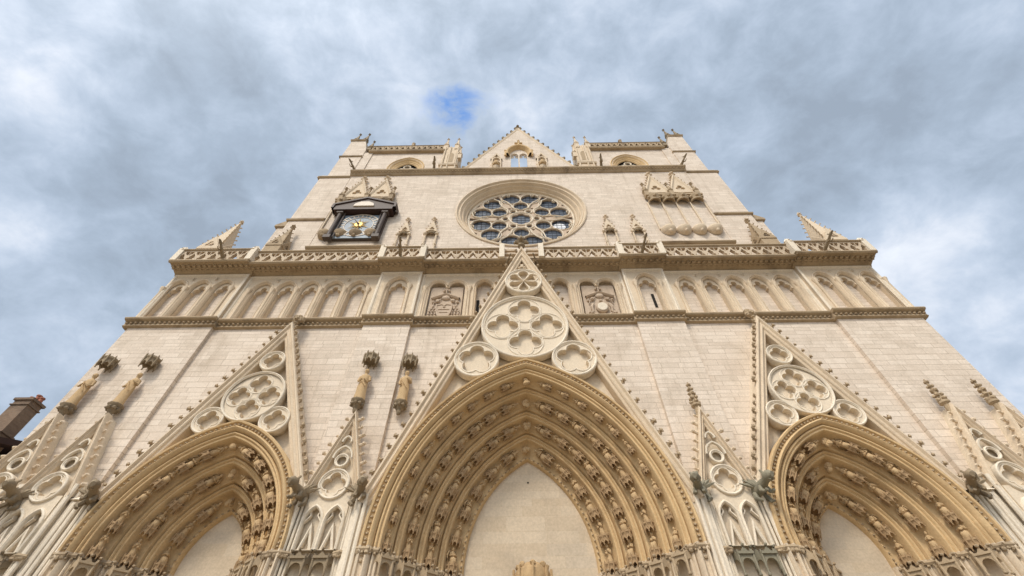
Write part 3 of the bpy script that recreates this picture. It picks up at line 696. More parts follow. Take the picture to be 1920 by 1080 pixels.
# ------------------------------------------------------------------ gables over the portals
cm_ = MB()
cm_.tube([(0, .02, -.03), (0, .06, .08), (0, .14, .17), (0, .24, .17), (0, .27, .09)], [.055, .05, .06, .075, .03], 7)
for q_ in (-1, 1): cm_.tube([(0, .06, .06), (q_*.09, .10, .13), (q_*.13, .12, .07)], [.035, .045, .015], 6); cm_.tube([(0, .16, .15), (q_*.08, .22, .2), (q_*.11, .24, .13)], [.03, .04, .012], 6)
CROCK = cm_.mesh('crocket', BROWN, 50)
def gable(cx, tip, k, zb, f, arch, rak=1.0, back=0.0, croc=.5, name='portal_gable', side_y=None, label=None, mat=FIELD, ticks=True):
    """triangle with moulded rakes; arch=(a, R) cut at the foot"""
    h = k*(tip-zb)
    if arch:
        a, Rr = arch; top = arch_top(cx, 7.0, a, Rr, 24); top = [p for p in top if p[1] > zb]
        inner = [(cx-h, zb), (top[0][0], zb)]+top+[(top[-1][0], zb), (cx+h, zb)]
        outer = inner+[(cx, tip)]
    else: outer = [(cx-h, zb), (cx+h, zb), (cx, tip)]
    g = MB(); g.plate(outer, [], f+.52*rak, back)
    go = g.build(name, mat, CA, 0, label=label)
    r = MB(); pr = [(.02, f+.55*rak), (.02, f+.02), (-.02*rak, f-.04), (-.07*rak, f-.045), (-.10*rak, f), (-.12*rak, f+.05), (-.16*rak, f+.06), (-.20*rak, f+.03), (-.25*rak, f+.01), (-.29*rak, f+.04), (-.31*rak, f+.10), (-.35*rak, f+.12), (-.39*rak, f+.10), (-.43*rak, f+.13), (-.45*rak, f+.56*rak)]
    r.sweep([(cx-h, zb), (cx, tip), (cx+h, zb)], pr)
    r.build('raking_moulding', TRIM, go)
    c = MB(); L = math.hypot(h, tip-zb); n = int(L/croc); big_ = rak > .9
    for s in (-1, 1):
        for i in range(1, n):
            t = i/n; x = cx+s*h*(1-t); z = zb+(tip-zb)*t; d = Vector((s*(tip-zb)/L, 0, h/L))
            if big_:
                if random.random() < .04: continue       # a few are broken off
                u = Vector((0, -1, 0)); w = d.cross(u); q = random.uniform(.62, .95)
                inst('crocket', CROCK, Matrix(((w.x, u.x, d.x, x+d.x*.01), (w.y, u.y, d.y, f+.16), (w.z, u.z, d.z, z+d.z*.01), (0, 0, 0, 1))) @ Matrix.Rotation(random.uniform(-.25, .25), 4, 'Z') @ Matrix.Scale(q, 4), go)
            else: crocket(c, (x+d.x*.01, f+.16, z+d.z*.01), d, .19*(rak*.45+.55)*random.uniform(.7, 1.2))
    if not big_: c.build('crockets', TRIM, go)['kind'] = 'stuff'
    return go
def FOILP(y, s): return [(.03*s, y+.01), (.02*s, y-.035*s), (-.02*s, y-.035*s), (-.03*s, y+.02)]
def rosette(go, cx, cz, R, y, k, rings=1, depth=.44, rot=PI/2, mat=FIELD, rmat=PALE, dd=.48, rr=.40, s=1):
    """a moulded circle with a pierced foil disc and a blind back"""
    m = MB(); m.plate(circle(cx, cz, R, 40), [foil(cx, cz, k, R*dd, R*rr, rot)], y+.05, y+.308)
    m.plate(circle(cx, cz, R-.02, 40), [], y+.31, y+.46)
    rg = MB(); rg.sweep(foil(cx, cz, k, R*dd+.0, R*rr+.035*s, rot, 10), FOILP(y+.05, s), closed=True)
    ro = m.build('rosette', mat, go, 0); ring(rg, cx, cz, R, y, s*.8); rg.build('ring_moulding', rmat, go); return ro
def quad_rose(go, cx, cz, R, y):
    """great circle holding four ringed quatrefoils"""
    m = MB(); sub = R*.36; off = R*.525
    cs = [(cx+off*math.cos(t), cz+off*math.sin(t)) for t in (0, PI/2, PI, -PI/2)]
    m.plate(circle(cx, cz, R, 56), [foil(x, z, 4, sub*.58, sub*.45, PI/2, 10) for x, z in cs], y+.10, y+.348)
    m.plate(circle(cx, cz, R-.02, 56), [], y+.35, y+.47)
    ro = m.build('rosette', FIELD, go, 0)
    rg = MB(); ring(rg, cx, cz, R, y, max(.5, R/2.4), 64)
    for x, z in cs:
        ring(rg, x, z, sub*1.13, y+.08, .5*max(.6, R/2.1), 36); rg.sweep(foil(x, z, 4, sub*.58, sub*.45+.03*max(.6, R/2.1), PI/2, 10), FOILP(y+.10, max(.5, R/2.1)), closed=True)
    rg.build('ring_moulding', PALE, go)
    return ro
def cut_field(go, y): pass
f0 = -1.12
g = gable(0, 23.05, .395, 8.3, f0, (2.34, 7.70), label='tall central gable with a great four-part rosette', back=.0, mat=FIELD)
quad_rose(g, 0.03, 16.55, 2.02, f0+.02)
rosette(g, 0.05, 19.92, .93, f0+.03, 6, dd=.60, rr=.29)
for s in (-1, 1): rosette(g, s*2.18, 14.47, .93, f0+.03, 5, dd=.50, rr=.34, rot=PI/2)
sp = MB()
for s in (-1, 1):   # hollow spandrel triangles above the hood
    pass
fm = MB(); finial(fm, (0, f0+.2, 22.95), 2.0); fm.build('finial', DARK, g)
tr_ = MB(); tr_.blob((0, f0+.15, 21.35), .12, 1, .2, (1, .6, 1.2)); [tr_.blob((s*.14, f0+.17, 21.2), .09, 1, .2) for s in (-1, 1)]; tr_.build('leaf_boss', TRIM, g)
for s in (-1, 1):
    f1 = -.9; cx = s*SX
    g = gable(cx, 17.15, .425, 8.6, f1, (1.2, 4.70), label='left portal gable with rosettes' if s < 0 else 'right portal gable with rosettes', croc=.42)
    quad_rose(g, cx, 12.82, 1.20, f1+.02)
    rosette(g, cx, 14.72, .50, f1+.05, 4, s=.7, dd=.42, rr=.38)
    for q in (-1, 1): rosette(g, cx+q*1.33, 11.66, .55, f1+.05, 4 if q else 3, s=.7, dd=.42, rr=.36)
    fm = MB(); finial(fm, (cx, f1+.25, 17.1), 1.0)
    for k in range(5): fm.blob((cx+random.uniform(-.18, .18), -.5, 17.72+random.uniform(-.05, .15)), .16, 1, .2)
    fm.build('finial', BROWN, g)

# ------------------------------------------------------------------ tabernacle gables between the portals
def tabernacle(cx, w, f, yb, crest=CR3, tip=12.0, fin=0, shaft=True):
    body = MB(); body.box(cx-w, cx+w, f+.30, yb, 0, 8.75); bo = body.build('tabernacle_block', FIELD, CA, 0)
    sh = MB()
    for s in (-1, 1):
        for dx, r, y in ((.0, .075, f+.05), (.13, .05, f+.12), (.24, .06, f+.18), (-.13, .06, f+.22)):
            x = cx+s*(w-.02-dx); sh.tube([(x, y, 0), (x, y, 9.1-dx*1.0)], r, 8)
    sh.build_sides('shafts', PALE, bo, 30, cx)
    gz = 8.7; k = (w+.02)/(tip-gz)
    go = gable(cx, tip, k, gz, f, None, rak=.55, back=yb, croc=.36, name='tabernacle_gable')
    rosette(go, cx, 9.02, .50, f+.02, 4, s=.7, dd=.44, rr=.38)
    tm = MB()  # small foils stacked in the tip
    for (z, r, kk) in ((9.92, .22, 3),): ring(tm, cx, z, r, f+.08, .5, 20)
    for (z, ww) in ((10.0, .34), (10.65, .17)):
        top = arch_top(cx, z, ww*.5, ww*1.5, 8); tm.sweep(top, [(.05, f+.12), (.03, f+.04), (-.02, f+.05), (-.04, f+.14)])
    tm.build('tracery', PALE, go)
    # two lancets and the little gablets
    tr2 = MB(); pl = MB(); x0, x1 = cx-w+.28, cx+w-.28; hh = (x1-x0)/2
    holes = []
    for c in (cx-hh/2, cx+hh/2):
        hw = hh/2-.06; holes.append(arch_loop(c, 6.92, 7.75, hw*.9, hw*1.9, 8))
        top = arch_top(c, 7.75, hw*.9, hw*1.93, 10)
        tr2.sweep([(top[0][0], 6.9)]+top+[(top[-1][0], 6.9)], [(.07, f+.12), (.05, f+.03), (0, f+.0), (-.04, f+.05), (-.05, f+.14)])
        tr2.sweep([(c-hw*.62, 6.9), (c-hw*.3, 7.25), (c, 7.62), (c+hw*.3, 7.25), (c+hw*.62, 6.9)], [(.05, f+.25), (.04, f+.12), (-.01, f+.10), (-.05, f+.14), (-.05, f+.28)])
        for s in (-1, 1):
            tr2.sweep([(c+s*hw*.98, 7.75), (c+s*hw*.40, 7.98), (c+s*hw*.55, 8.15)][::s], [(.035, f+.24), (.02, f+.12), (-.02, f+.12), (-.035, f+.24)])
    pl.plate([(x0, 6.9), (x1, 6.9), (x1, 8.72), (x0, 8.72)], holes, f+.08, f+.29)
    pl.build('lancet_panel', FIELD, bo, 0); tr2.build('tracery', PALE, bo)
    for c in (cx-hh/2, cx+hh/2):
        inst('statue_canopy', crest, T((c, f+.25, 6.2)) @ Matrix.Diagonal((hh/.86*1.02, 1.25, 1.02, 1)), CA)
    bnd = MB()
    for s in (-1, 1):
        bnd.tube([(cx+s*(w-.32), f+.05, 6.78), (cx+s*(w-.1), f-.08, 6.78), (cx+s*(w+.1), f+.05, 6.78)], .07, 6)
        for kk in range(6): bnd.blob((cx+s*(w-.25+kk*.06), f-.04, 6.7), .06, 1, .3)
    bnd.build_sides('capital_band', BROWN, CA, 30, cx)
    if fin:
        fm = MB(); fm.tube([(cx, f+.2, tip-.5), (cx, f+.2, tip+.5), (cx, f+.2, tip+1.35)], [.13, .10, .03], 8); fm.lathe([(.08, 0), (.2, .1), (.2, .18), (.1, .24)], (cx, f+.2, tip+.05), 10)
        for kk in range(5):
            z = tip+.32+kk*.22
            for q in range(4): an = q*PI/2+.78*(kk % 2); fm.blob((cx+.15*math.cos(an)*(1-.14*kk), f+.2+.15*math.sin(an)*(1-.14*kk), z), .085-.008*kk, 1, .25)
        fm.build('finial', BROWN, go)
    return go
tabernacle(-6.93, 1.0, -.85, -.20, CR3, 12.0); tabernacle(6.93, 1.0, -.85, -.20, CR2, 12.0, 1)
for s in (-1, 1):
    for i, c in enumerate((17.05, 19.05)): tabernacle(s*c, .98, -.85, -.20, CR3, 12.0, 1 if s > 0 else 0)
for s in (-1, 1):
    jb = MB(); jb.box(min(s*5.4, s*5.93), max(s*5.4, s*5.93), -.98, .0, 0, 8.5)
    jb.rows([[(x, y, z) for y, z in ((.0, 8.5), (-1.0, 8.5), (-.9, 8.6), (.0, 8.9))] for x in (min(s*5.4, s*5.95), max(s*5.4, s*5.95))], False, True)
    for x, y in ((5.55, -1.05), (5.75, -1.0)): jb.tube([(s*x, y, 0), (s*x, y, 8.5)], .075, 8)
    jb.build('portal_pier', PALE, CA, 40)
    jb = MB(); jb.box(min(s*7.92, s*8.05), max(s*7.92, s*8.05), -.8, .0, 0, 8.6); jb.build('portal_pier', PALE, CA, 40)
    jb = MB(); jb.box(min(s*14.98, s*16.07), max(s*14.98, s*16.07), -.62, .0, 0, 8.6)
    for x, y in ((15.15, -.72), (15.35, -.68), (15.6, -.7), (15.8, -.68)): jb.tube([(s*x, y, 0), (s*x, y, 8.5)], .075, 8)
    jb.rows([[(x, y, z) for y, z in ((.0, 8.6), (-.75, 8.6), (-.6, 8.75), (.0, 9.2))] for x in (min(s*14.9, s*16.07), max(s*14.9, s*16.07))], False, True)
    jb.build('portal_pier', PALE, CA, 40)

# ------------------------------------------------------------------ statues on brackets, left half
def bracket_mesh():
    b = MB(); b.lathe([(.02, -.62), (.08, -.58), (.12, -.45), (.1, -.4), (.2, -.25), (.24, -.12), (.30, -.06), (.31, 0), (0, 0)], (0, -.3, 0), 8)
    for k in range(8): a = k*PI/4; b.blob((.22*math.cos(a), -.3+.22*math.sin(a), -.2), .085, 1, .25)
    return b.mesh('statue_bracket', DARK, 40)
BRK = bracket_mesh(); CAN2 = canopy_mesh(DARK, 1.5)
def statue_mesh(kind):
    m = MB(); seg = 14; rows = []
    prof = [(0, .24, .19, 0), (.05, .25, .2, 0), (.35, .21, .17, 0), (.7, .2, .16, -.01), (.95, .19, .145, 0), (1.15, .175, .125, 0), (1.3, .21, .13, 0), (1.42, .19, .12, 0), (1.48, .08, .08, 0), (1.54, .06, .065, -.01), (1.58, .08, .09, -.02), (1.66, .095, .105, -.02), (1.74, .09, .10, -.015), (1.8, .06, .07, -.01), (1.83, .01, .01, -.01)]
    for z, rx, ry, dy in prof:
        am = .10 if z < 1.1 else .02
        rows.append([(rx*math.cos(2*PI*k/seg)*(1+am*math.sin(5*2*PI*k/seg+z*2+kind)), dy+ry*math.sin(2*PI*k/seg)*(1+am*math.sin(5*2*PI*k/seg+z*3)), z) for k in range(seg)])
    m.rows(rows, False, True)
    for s in (-1, 1):
        if kind % 2: m.tube([(s*.19, 0, 1.36), (s*.25, -.04, 1.1), (s*.2, -.16, .98), (s*.04, -.2, 1.1)], [.07, .06, .05, .04], 7)
        else: m.tube([(s*.19, 0, 1.36), (s*.24, -.02, 1.1), (s*.19, -.15, .92 if s < 0 else 1.15), (s*.1, -.2, .9 if s < 0 else 1.25)], [.07, .06, .05, .04], 7)
    m.tube([(-.15, -.14, 1.25), (.0, -.18, .95), (.16, -.16, .7)], [.03, .045, .02], 6)
    m.tube([(0, -.14, 1.68), (0, -.135, 1.64)], [.012, .018], 5)
    return m
STL = ['robed stone statue on the bracket closest to the great central gable', 'robed stone statue standing over the tip of the slim gable between two portals',
       'weathered robed statue on the left corner buttress, on the bracket nearer the portals', 'weathered robed statue on the left corner buttress, on the bracket at its outer edge']
for i, (x, yb, zz_) in enumerate(((-5.35, 0, 12.75), (-7.12, -.20, 12.72), (-17.35, -.20, 12.65), (-19.35, -.20, 12.65))):
    inst('statue_bracket', BRK, T((x, yb, zz_)), CA)
    inst('wall_canopy', CAN2, T((x, yb-.3, 14.75)), CA)
    m = statue_mesh(i); o = m.build('stone_statue', FIG, None, 50); o.location = (x, yb-.3, zz_+.004); o.scale = (1.0, .95, .93)
    tag(o, STL[i], 'statue', 'statues standing on wall brackets')

# ------------------------------------------------------------------ upper front: rose wall, towers, gable
UY = 1.6; AX = .17
rw = MB(); rc = (AX, 32.05); RO = 5.0
rw.plate([(-15, 22.2), (15, 22.2), (15, 38.6), (-15, 38.6)], [circle(rc[0], rc[1], RO, 72)], UY, UY+1.6)
rwo = rw.build('rose_wall', ASH, CA, 0)
tw = MB()
for s in (-1, 1):
    q = lambda a, b: (min(s*a, s*b), max(s*a, s*b))
    a, b = q(15, 17.75); tw.box(a, b, UY-.03, UY+9, 22.2, 38.6)
    a, b = q(17.0, 18.5); tw.box(a, b, UY+.25, UY+6, 22.2, 30.4)
tw.build_sides('tower_base', ASH, CA, 0)
body = MB(); body.box(-15, 15, UY+1.6, UY+10, 0, 38.5); body.box(-20.29, 20.29, 2.5, 14, 0, 22.05); body.box(-14, 14, UY+10, 60, 0, 24); body.build('nave', ASH, CA, 0)
# offsets of the outer tower buttress
so_ = MB()
for s in (-1, 1):
    a, b = (min(s*15.0, s*17.9), max(s*15.0, s*17.9))
    so_.rows([[(x, y, z) for y, z in ((UY+.1, 30.75), (UY-.16, 30.80), (UY-.2, 30.92), (UY-.02, 31.15), (UY+.1, 31.15))] for x in (a, b)], False, True)
    a, b = (min(s*17.7, s*18.7), max(s*17.7, s*18.7))
    so_.rows([[(x, UY+.1+y, z) for x, z in ((a, 30.3), (b, 30.3), (b, 30.5), (a, 31.3))] if s > 0 else [(x, UY+.1+y, z) for x, z in ((b, 30.3), (a, 30.3), (a, 30.5), (b, 31.3))] for y in (0, 5)], False, True)
so_.build_sides('weathering_course', BROWN, CA, 0)
# rose window
prof = []
for r, y in ((RO+.16, UY+.02), (RO+.14, UY-.10), (RO+.06, UY-.13), (RO, UY-.08), (RO-.03, UY+.02), (RO-.10, UY+.06), (RO-.14, UY+.02), (RO-.2, UY+.03), (RO-.24, UY+.14), (RO-.3, UY+.28), (RO-.36, UY+.30), (RO-.4, UY+.25), (RO-.45, UY+.30), (RO-.47, UY+.42), (RO-.55, UY+.58), (RO-.6, UY+.56), (RO-.65, UY+.6), (RO-.68, UY+.78), (RO-.70, UY+1.0)):
    prof.append((r, y))
rm = MB(); rm.rows([[(rc[0]+r*math.cos(t), y, rc[1]+r*math.sin(t)) for r, y in prof] for t in [2*PI*k/96 for k in range(96)]], True)
rose = rm.build('rose_window', TRIM, CA, 40, label='round rose window of twelve petals round a small star')
RT = RO-.68; yt = UY+.78
def polar(r, t): return (rc[0]+r*math.cos(t), rc[1]+r*math.sin(t))
holes = [foil(rc[0], rc[1], 6, .40, .40, PI/2)]; sm_rings = []
panes = []
for k in range(6):
    t = PI/2+k*PI/3; t2 = t+PI/6
    c_in = polar(2.0, t); c_a = polar(3.28, t-.25); c_b = polar(3.28, t+.25)
    holes += [foil(*c_in, 4, .12, .48, t, 8), foil(*c_a, 4, .13, .655, t, 8), foil(*c_b, 4, .13, .655, t, 8)]
    panes += [(c_in, .59), (c_a, .77), (c_b, .77)]
    holes += [circle(*polar(1.24, t2), .22, 10), circle(*polar(1.85, t2), .13, 8)]
    # slits between the petals and the small eyes at the rim
    m_ = []
    for r, da in ((2.45, .0), (3.1, .014), (3.75, .04), (4.1, .05), (4.15, 0), (4.1, -.05), (3.75, -.04), (3.1, -.014)): m_.append(polar(r, t2+da))
    holes.append(m_)
    holes.append([polar(r, t+da) for r, da in ((3.95, 0), (4.12, .05), (4.17, 0), (4.12, -.05))])
    for dd_ in (-.375, .375): holes.append([polar(r, t+dd_+da) for r, da in ((4.0, 0), (4.15, .05), (4.15, -.05))]) if False else None
rt = MB(); rt.plate(circle(*rc, RT+.02, 96), holes, yt+.05, yt+.27)
tro = rt.build('tracery', FIG2, rose, 0)  # plate darker than its pale rings, the recess shadow put into its colour
ri = MB()
ring(ri, rc[0], rc[1], .92, yt, .8, 36); ring(ri, rc[0], rc[1], 4.22, yt, .8, 80)
for c, r in panes: ring(ri, c[0], c[1], r+.04, yt, .42, 28)
for k in range(6):
    t = PI/2+k*PI/3
    pts = [polar(1.35, t-.12), polar(1.75, t-.38), polar(2.3, t-.36), polar(2.8, t-.40), polar(3.35, t-.475), polar(3.85, t-.42), polar(4.1, t-.30)]
    pts2 = [polar(1.35, t+.12), polar(1.75, t+.38), polar(2.3, t+.36), polar(2.8, t+.40), polar(3.35, t+.475), polar(3.85, t+.42), polar(4.1, t+.30)]
    for pp in (pts, pts2): ri.tube([(x, yt-.02, z) for x, z in pp], .055, 6)
    ring(ri, *polar(1.28, t+PI/6), .3, yt, .5, 16)
for k in range(12): ring(ri, *polar(4.0, PI/12+k*PI/6+(.0)), .13, yt, .35, 12)
ri.build('tracery_moulding', PALE, rose)
for c, r_ in panes+[((rc[0], rc[1]), .7)]:
    lb = MB()
    for q in (-.33, 0, .33):
        hh = r_*math.sqrt(max(0, 1-(q*1.4)**2))*.98
        lb.tube([(c[0]-hh, yt+.17, c[1]+q*r_*1.4), (c[0]+hh, yt+.17, c[1]+q*r_*1.4)], .014, 4); lb.tube([(c[0]+q*r_*1.4, yt+.17, c[1]-hh), (c[0]+q*r_*1.4, yt+.17, c[1]+hh)], .014, 4)
    lb.build('lead_bars', VOID, rose)
gl = MB(); gl.plate(circle(*rc, RT+.02, 64), [], yt+.20, yt+.24); gl.build('stained_glass', GLASS, rose, 0)
t = PI/2-2*PI/3; c_a = polar(3.27, t-.245); c_b = polar(3.27, t+.245)
wp = MB(); wp.plate(circle(c_b[0]-.15, c_b[1]-.15, .5, 16), [], yt+.185, yt+.198); wp.build('pale_pane', WHITEG, rose, 0)

# upper cornice
cc = MB()
cc.rows([[(x, UY+y, z) for y, z in ((.1, 38.35), (-.1, 38.38), (-.22, 38.5), (-.26, 38.62), (-.42, 38.72), (-.46, 38.86), (-.36, 38.98), (.2, 39.1), (.6, 39.1))] for x in (-15.1, 15.1)], False, True)
n = 110
for i in range(n):
    x = -15+30*(i+.5)/n; cc.lathe([(0, -.08), (.09, -.04), (.09, .05), (0, .1)], (x, UY-.26, 38.6), 6)
cc.build('upper_cornice', BROWN, CA)
for s in (-1, 1):
    m = MB(); m.rows([[(x, UY+y, z) for y, z in ((.1, 38.0), (-.12, 38.05), (-.2, 38.15), (-.18, 38.25), (.1, 38.4))] for x in (min(s*15.05, s*17.85), max(s*15.05, s*17.85))], False, True)
    m.box(min(s*17.7, s*17.95), max(s*17.7, s*17.95), UY-.15, UY+9, 38.05, 38.25); m.build('string_course', BROWN, CA)
# towers
def pinnacle(mb, x, y, z, w, h1, h2, croc=True, fs=None):
    """square shaft w wide, h1 high, crocketed spirelet h2 high, finial"""
    mb.box(x-w, x+w, y-w, y+w, z, z+h1)
    for sx_, sy_ in ((0, -1), (1, 0), (-1, 0), (0, 1)):
        n0 = len(mb.v); mb.plate([(-w*1.02, 0), (w*1.02, 0), (w*1.02, w*.2), (0, w*2.1), (-w*1.02, w*.2)], [foil(0, w*.7, 3, w*.25, w*.22, PI/2, 5)], -w-.05, -w+.03)
        a = math.atan2(sx_, -sy_); ca, sa = math.cos(a), math.sin(a)
        mb.v[n0:] = [(x+px*ca-py*sa, y+px*sa+py*ca, z+h1-w*.2+pz) for px, py, pz in mb.v[n0:]]
    zz1 = z+h1; mb.lathe([(w*1.25, 0), (w*.12, h2)], (x, y, zz1), 4, PI/4, 2*PI+PI/4)
    if croc:
        n = max(3, int(h2/.42))
        for i in range(1, n):
            t = i/n; rr = w*1.25*(1-t)
            for k in range(4):
                a = PI/4+k*PI/2; crocket(mb, (x+rr*math.cos(a), y+rr*math.sin(a), zz1+h2*t), (math.cos(a), math.sin(a), .5), .06*w/.4+.02, (0, 0, 1))
    finial(mb, (x, y, zz1+h2-.15), (fs or w*2.2))
TY = UY+.25
for s in (-1, 1):
    q = lambda a, b: (min(s*a, s*b), max(s*a, s*b))
    tm = MB(); cxw = s*10.55
    x0, x1 = q(5.75, 15.6)
    hw = 1.55; hole = arch_loop(cxw, 39.0, 40.55, .55, hw+.55, 14)
    tm.plate([(x0, 38.8), (x1, 38.8), (x1, 43.95), (x0, 43.95)], [hole], TY, TY+1.4)
    tm.box(x0, x0+1.2, TY+1.4, TY+9, 38.6, 43.95); tm.box(x1-1.2, x1, TY+1.4, TY+9, 38.6, 43.95); tm.box(x0+1.2, x1-1.2, TY+7.8, TY+9, 38.6, 43.95)
    tower = tm.build('bell_tower', ASH, CA, 0, label='square left bell tower' if s < 0 else 'square right bell tower')
    # arched belfry window with splayed mouldings
    pm = MB(); P = [(hw+.55+q_, TY+w_) for q_, w_ in ((.22, .02), (.2, -.08), (.14, -.1), (.08, -.02), (-.0, .02), (-.05, .0), (-.11, .06), (-.17, .13), (-.25, .14), (-.33, .22), (-.41, .24), (-.5, .34))]
    pm.rows(arch_rows(cxw, 40.55, .55, P, 39.0, 20)); wd = pm.build('belfry_window', GOLD, tower)
    tt = MB()
    for c in (cxw-.48, cxw+.48):
        top = arch_top(c, 40.3, .15, .6, 8); tt.sweep([(top[0][0], 39)]+top+[(top[-1][0], 39)], [(.07, TY+.32), (.06, TY+.2), (-.06, TY+.2), (-.07, TY+.32)])
    ring(tt, cxw, 41.2, .32, TY+.22, .6, 20); tt.tube([(cxw, TY+.22, 39), (cxw, TY+.22, 40.4)], .08, 6)
    tt.build('tracery', PALE, wd)
    vd = MB(); vd.box(cxw-1.7, cxw+1.7, TY+.5, TY+.6, 38.9, 42.4); vd.build('belfry_shade_panel', VOID, wd, 0)  # flat black panel without slats, painted in for the dark belfry interior
    # corner turret (outer) with sloped inner shoulder
    ot = MB(); a, b = q(15.25, 17.3)
    if s < 0: pts = [(a, 38.4), (b+.0, 38.4), (b, 44.6), (-15.65, 46.2), (-15.9, 46.9), (a, 46.9)]
    else: pts = [(a, 38.4), (b, 38.4), (b, 46.9), (15.9, 46.9), (15.65, 46.2), (a, 44.6)]
    ot.plate(pts, [], TY-.18, TY+2.2); ot.plate([(min(s*14.4, s*15.25), 38.8), (max(s*14.4, s*15.25), 38.8), (max(s*14.4, s*15.25), 44.0), (min(s*14.4, s*15.25), 44.0)], [], TY-.1, TY+1)
    tu = ot.build('stair_turret', ASH, tower, 0)
    oc = MB(); oc.rows([[(x, TY+y, z) for y, z in ((.1, 42.7), (-.22, 42.78), (-.32, 42.9), (-.18, 43.02), (.1, 43.1))] for x in q(15.2, 17.45)], False, True)
    oc.rows([[(x, TY+y, z) for y, z in ((.1, 46.75), (-.28, 46.8), (-.36, 46.95), (-.2, 47.1), (2.3, 47.1), (2.3, 46.75))] for x in q(15.85, 17.4)], False, True)
    oc.build('turret_moulding', BROWN, tu)
    po = MB()
    for px_, py_, pz_ in ((17.1, TY+.1, 46.95), (16.1, TY+.1, 46.95), (15.0, TY, 44.6), (14.5, TY+.6, 44.2)): pinnacle(po, s*px_, py_, pz_, .20, .6, 1.7, False, .7)
    po.build('pinnacles', DARK, tu)
    # balustrade
    bl_ = MB(); xa, xb = q(7.3, 14.6); n = 13; w = (xb-xa)/n
    for i in range(n):
        a = xa+i*w; c = a+w/2
        bl_.plate([(a, 44.2), (a+w, 44.2), (a+w, 45.0), (a, 45.0)], [[(a+.08, 44.3), (a+w-.08, 44.3), (c, 44.86)], [(a+.03, 44.88), (a+.03, 44.55), (c-.12, 44.9)]], TY-.3, TY-.12)
    bal = bl_.build('balustrade', BROWN, tower, 0)
    bc = MB()
    for zq, zr, yq in ((43.85, 44.2, -.38), (45.0, 45.16, -.36)): bc.rows([[(x, TY+y, z) for y, z in ((.1, zq), (yq+.08, zq+.02), (yq, (zq+zr)/2), (yq+.06, zr), (.1, zr))] for x in (xa-.2, xb+.1)], False, True)
    bc.box(s*10.6-.12, s*10.6+.12, TY-.34, TY-.1, 45.1, 45.6); bc.blob((s*10.6, TY-.2, 45.75), .2, 1, .1)
    bc.build('coping', BROWN, bal)
    # inner turret: tall slim cluster of pinnacles
    it = MB()
    a, b = q(5.7, 7.25); it.box(a, b, TY-.25, TY+1.2, 38.9, 44.7); it.box(*q(5.95, 6.95), TY-.32, TY-.25, 40.5, 43.2)
    it.rows([[(x, TY+y, z) for y, z in ((0, 40.3), (-.35, 40.35), (-.42, 40.5), (-.25, 40.7), (0, 40.7))] for x in q(5.6, 7.4)], False, True)
    for k, (px_, pz_) in enumerate(((7.15, 44.2), (6.05, 44.2), (5.65, 42.0))): pinnacle(it, s*px_, TY-.1, pz_, .22, 1.0, 1.8, True, .7)
    for x in (7.1, 6.6, 5.85): it.tube([(s*x, TY-.32, 39.2), (s*x, TY-.32, 44.6)], .07, 6)
    it.build('pinnacle_cluster', TRIM, tower, 0)
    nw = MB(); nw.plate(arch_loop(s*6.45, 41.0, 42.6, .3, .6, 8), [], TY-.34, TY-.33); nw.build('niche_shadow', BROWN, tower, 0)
    for gx, rot in ((14.75, -.5), (7.6, .1)):
        inst('gargoyle', GA, T((s*gx, UY-.2, 38.95)) @ Matrix.Rotation(s*rot*-1, 4, 'Z') @ Matrix.Rotation(-.5, 4, 'X') @ Matrix.Scale(.8, 4), CA)
# west gable with a twin-light opening, open sky behind
gm = MB(); gx, gw, gz0, gz1 = AX, 5.15, 39.0, 49.6; gy = UY+.05
hol = []
for c in (gx-.42, gx+.42): hol.append(arch_loop(c, 39.2, 42.5, .22, .58, 8))
gm.plate([(gx-gw-.3, gz0), (gx+gw+.3, gz0), (gx, gz1)], hol, gy, gy+.3)
gbl = gm.build('roof_gable', ASH, CA, 0)
gr = MB(); gr.sweep([(gx-gw-.3, gz0), (gx, gz1), (gx+gw+.3, gz0)], [(.12, gy+.7), (.12, gy-.02), (.05, gy-.10), (-.08, gy-.06), (-.2, gy+.02)]); gr.build('raking_moulding', TRIM, gbl)
for s in (-1, 1):
    for i in range(1, 12):
        t = i/12; x = gx+s*(gw+.3)*(1-t); z = gz0+(gz1-gz0)*t
        gc_ = MB(); gc_.box(x-.17+s*.12, x+.17+s*.12, gy-.02, gy+.35, z+.0, z+.32); gc_.blob((x+s*.24, gy+.1, z+.34), .16, 1, .2)
        gc_.build('crocket', DARK, gbl, 0)
gf = MB(); finial(gf, (gx, gy+.2, gz1-.1), 1.9); gf.box(gx-.32, gx+.32, gy, gy+.4, gz1+.1, gz1+.35); gf.build('finial', DARK, gbl)
gh = MB(); top = arch_top(gx, 42.7, .5, 1.65, 12)
gh.sweep([(top[0][0], 42.2)]+top+[(top[-1][0], 42.2)], [(.12, gy), (.12, gy-.3), (.02, gy-.45), (-.1, gy-.42), (-.2, gy-.2), (-.3, gy)])
for s in (-1, 1): gh.tube([(gx+s*1.3, gy-.25, 42.0), (gx+s*1.3, gy-.25, 43.0)], [.12, .09], 6); gh.blob((gx+s*1.3, gy-.25, 43.1), .14)
gh.tube([(gx, gy-.25, 44.1), (gx, gy-.25, 45.5)], [.14, .06], 6); gh.tube([(gx-.4, gy-.25, 44.95), (gx+.4, gy-.25, 44.95)], .11, 6); gh.blob((gx, gy-.25, 45.5), .14)
gh.build('window_hood', GOLD, gbl)
gt = MB(); gt.tube([(gx, gy+.1, 39.1), (gx, gy+.1, 42.6)], .07, 8)
for c in (gx-.42, gx+.42):
    for s in (-1, 1): gt.tube([(c+s*.36, gy+.15, 42.3), (c+s*.10, gy+.15, 42.4), (c+s*.14, gy+.15, 42.75)], .06, 6)
gt.build('mullion', PALE, gbl)
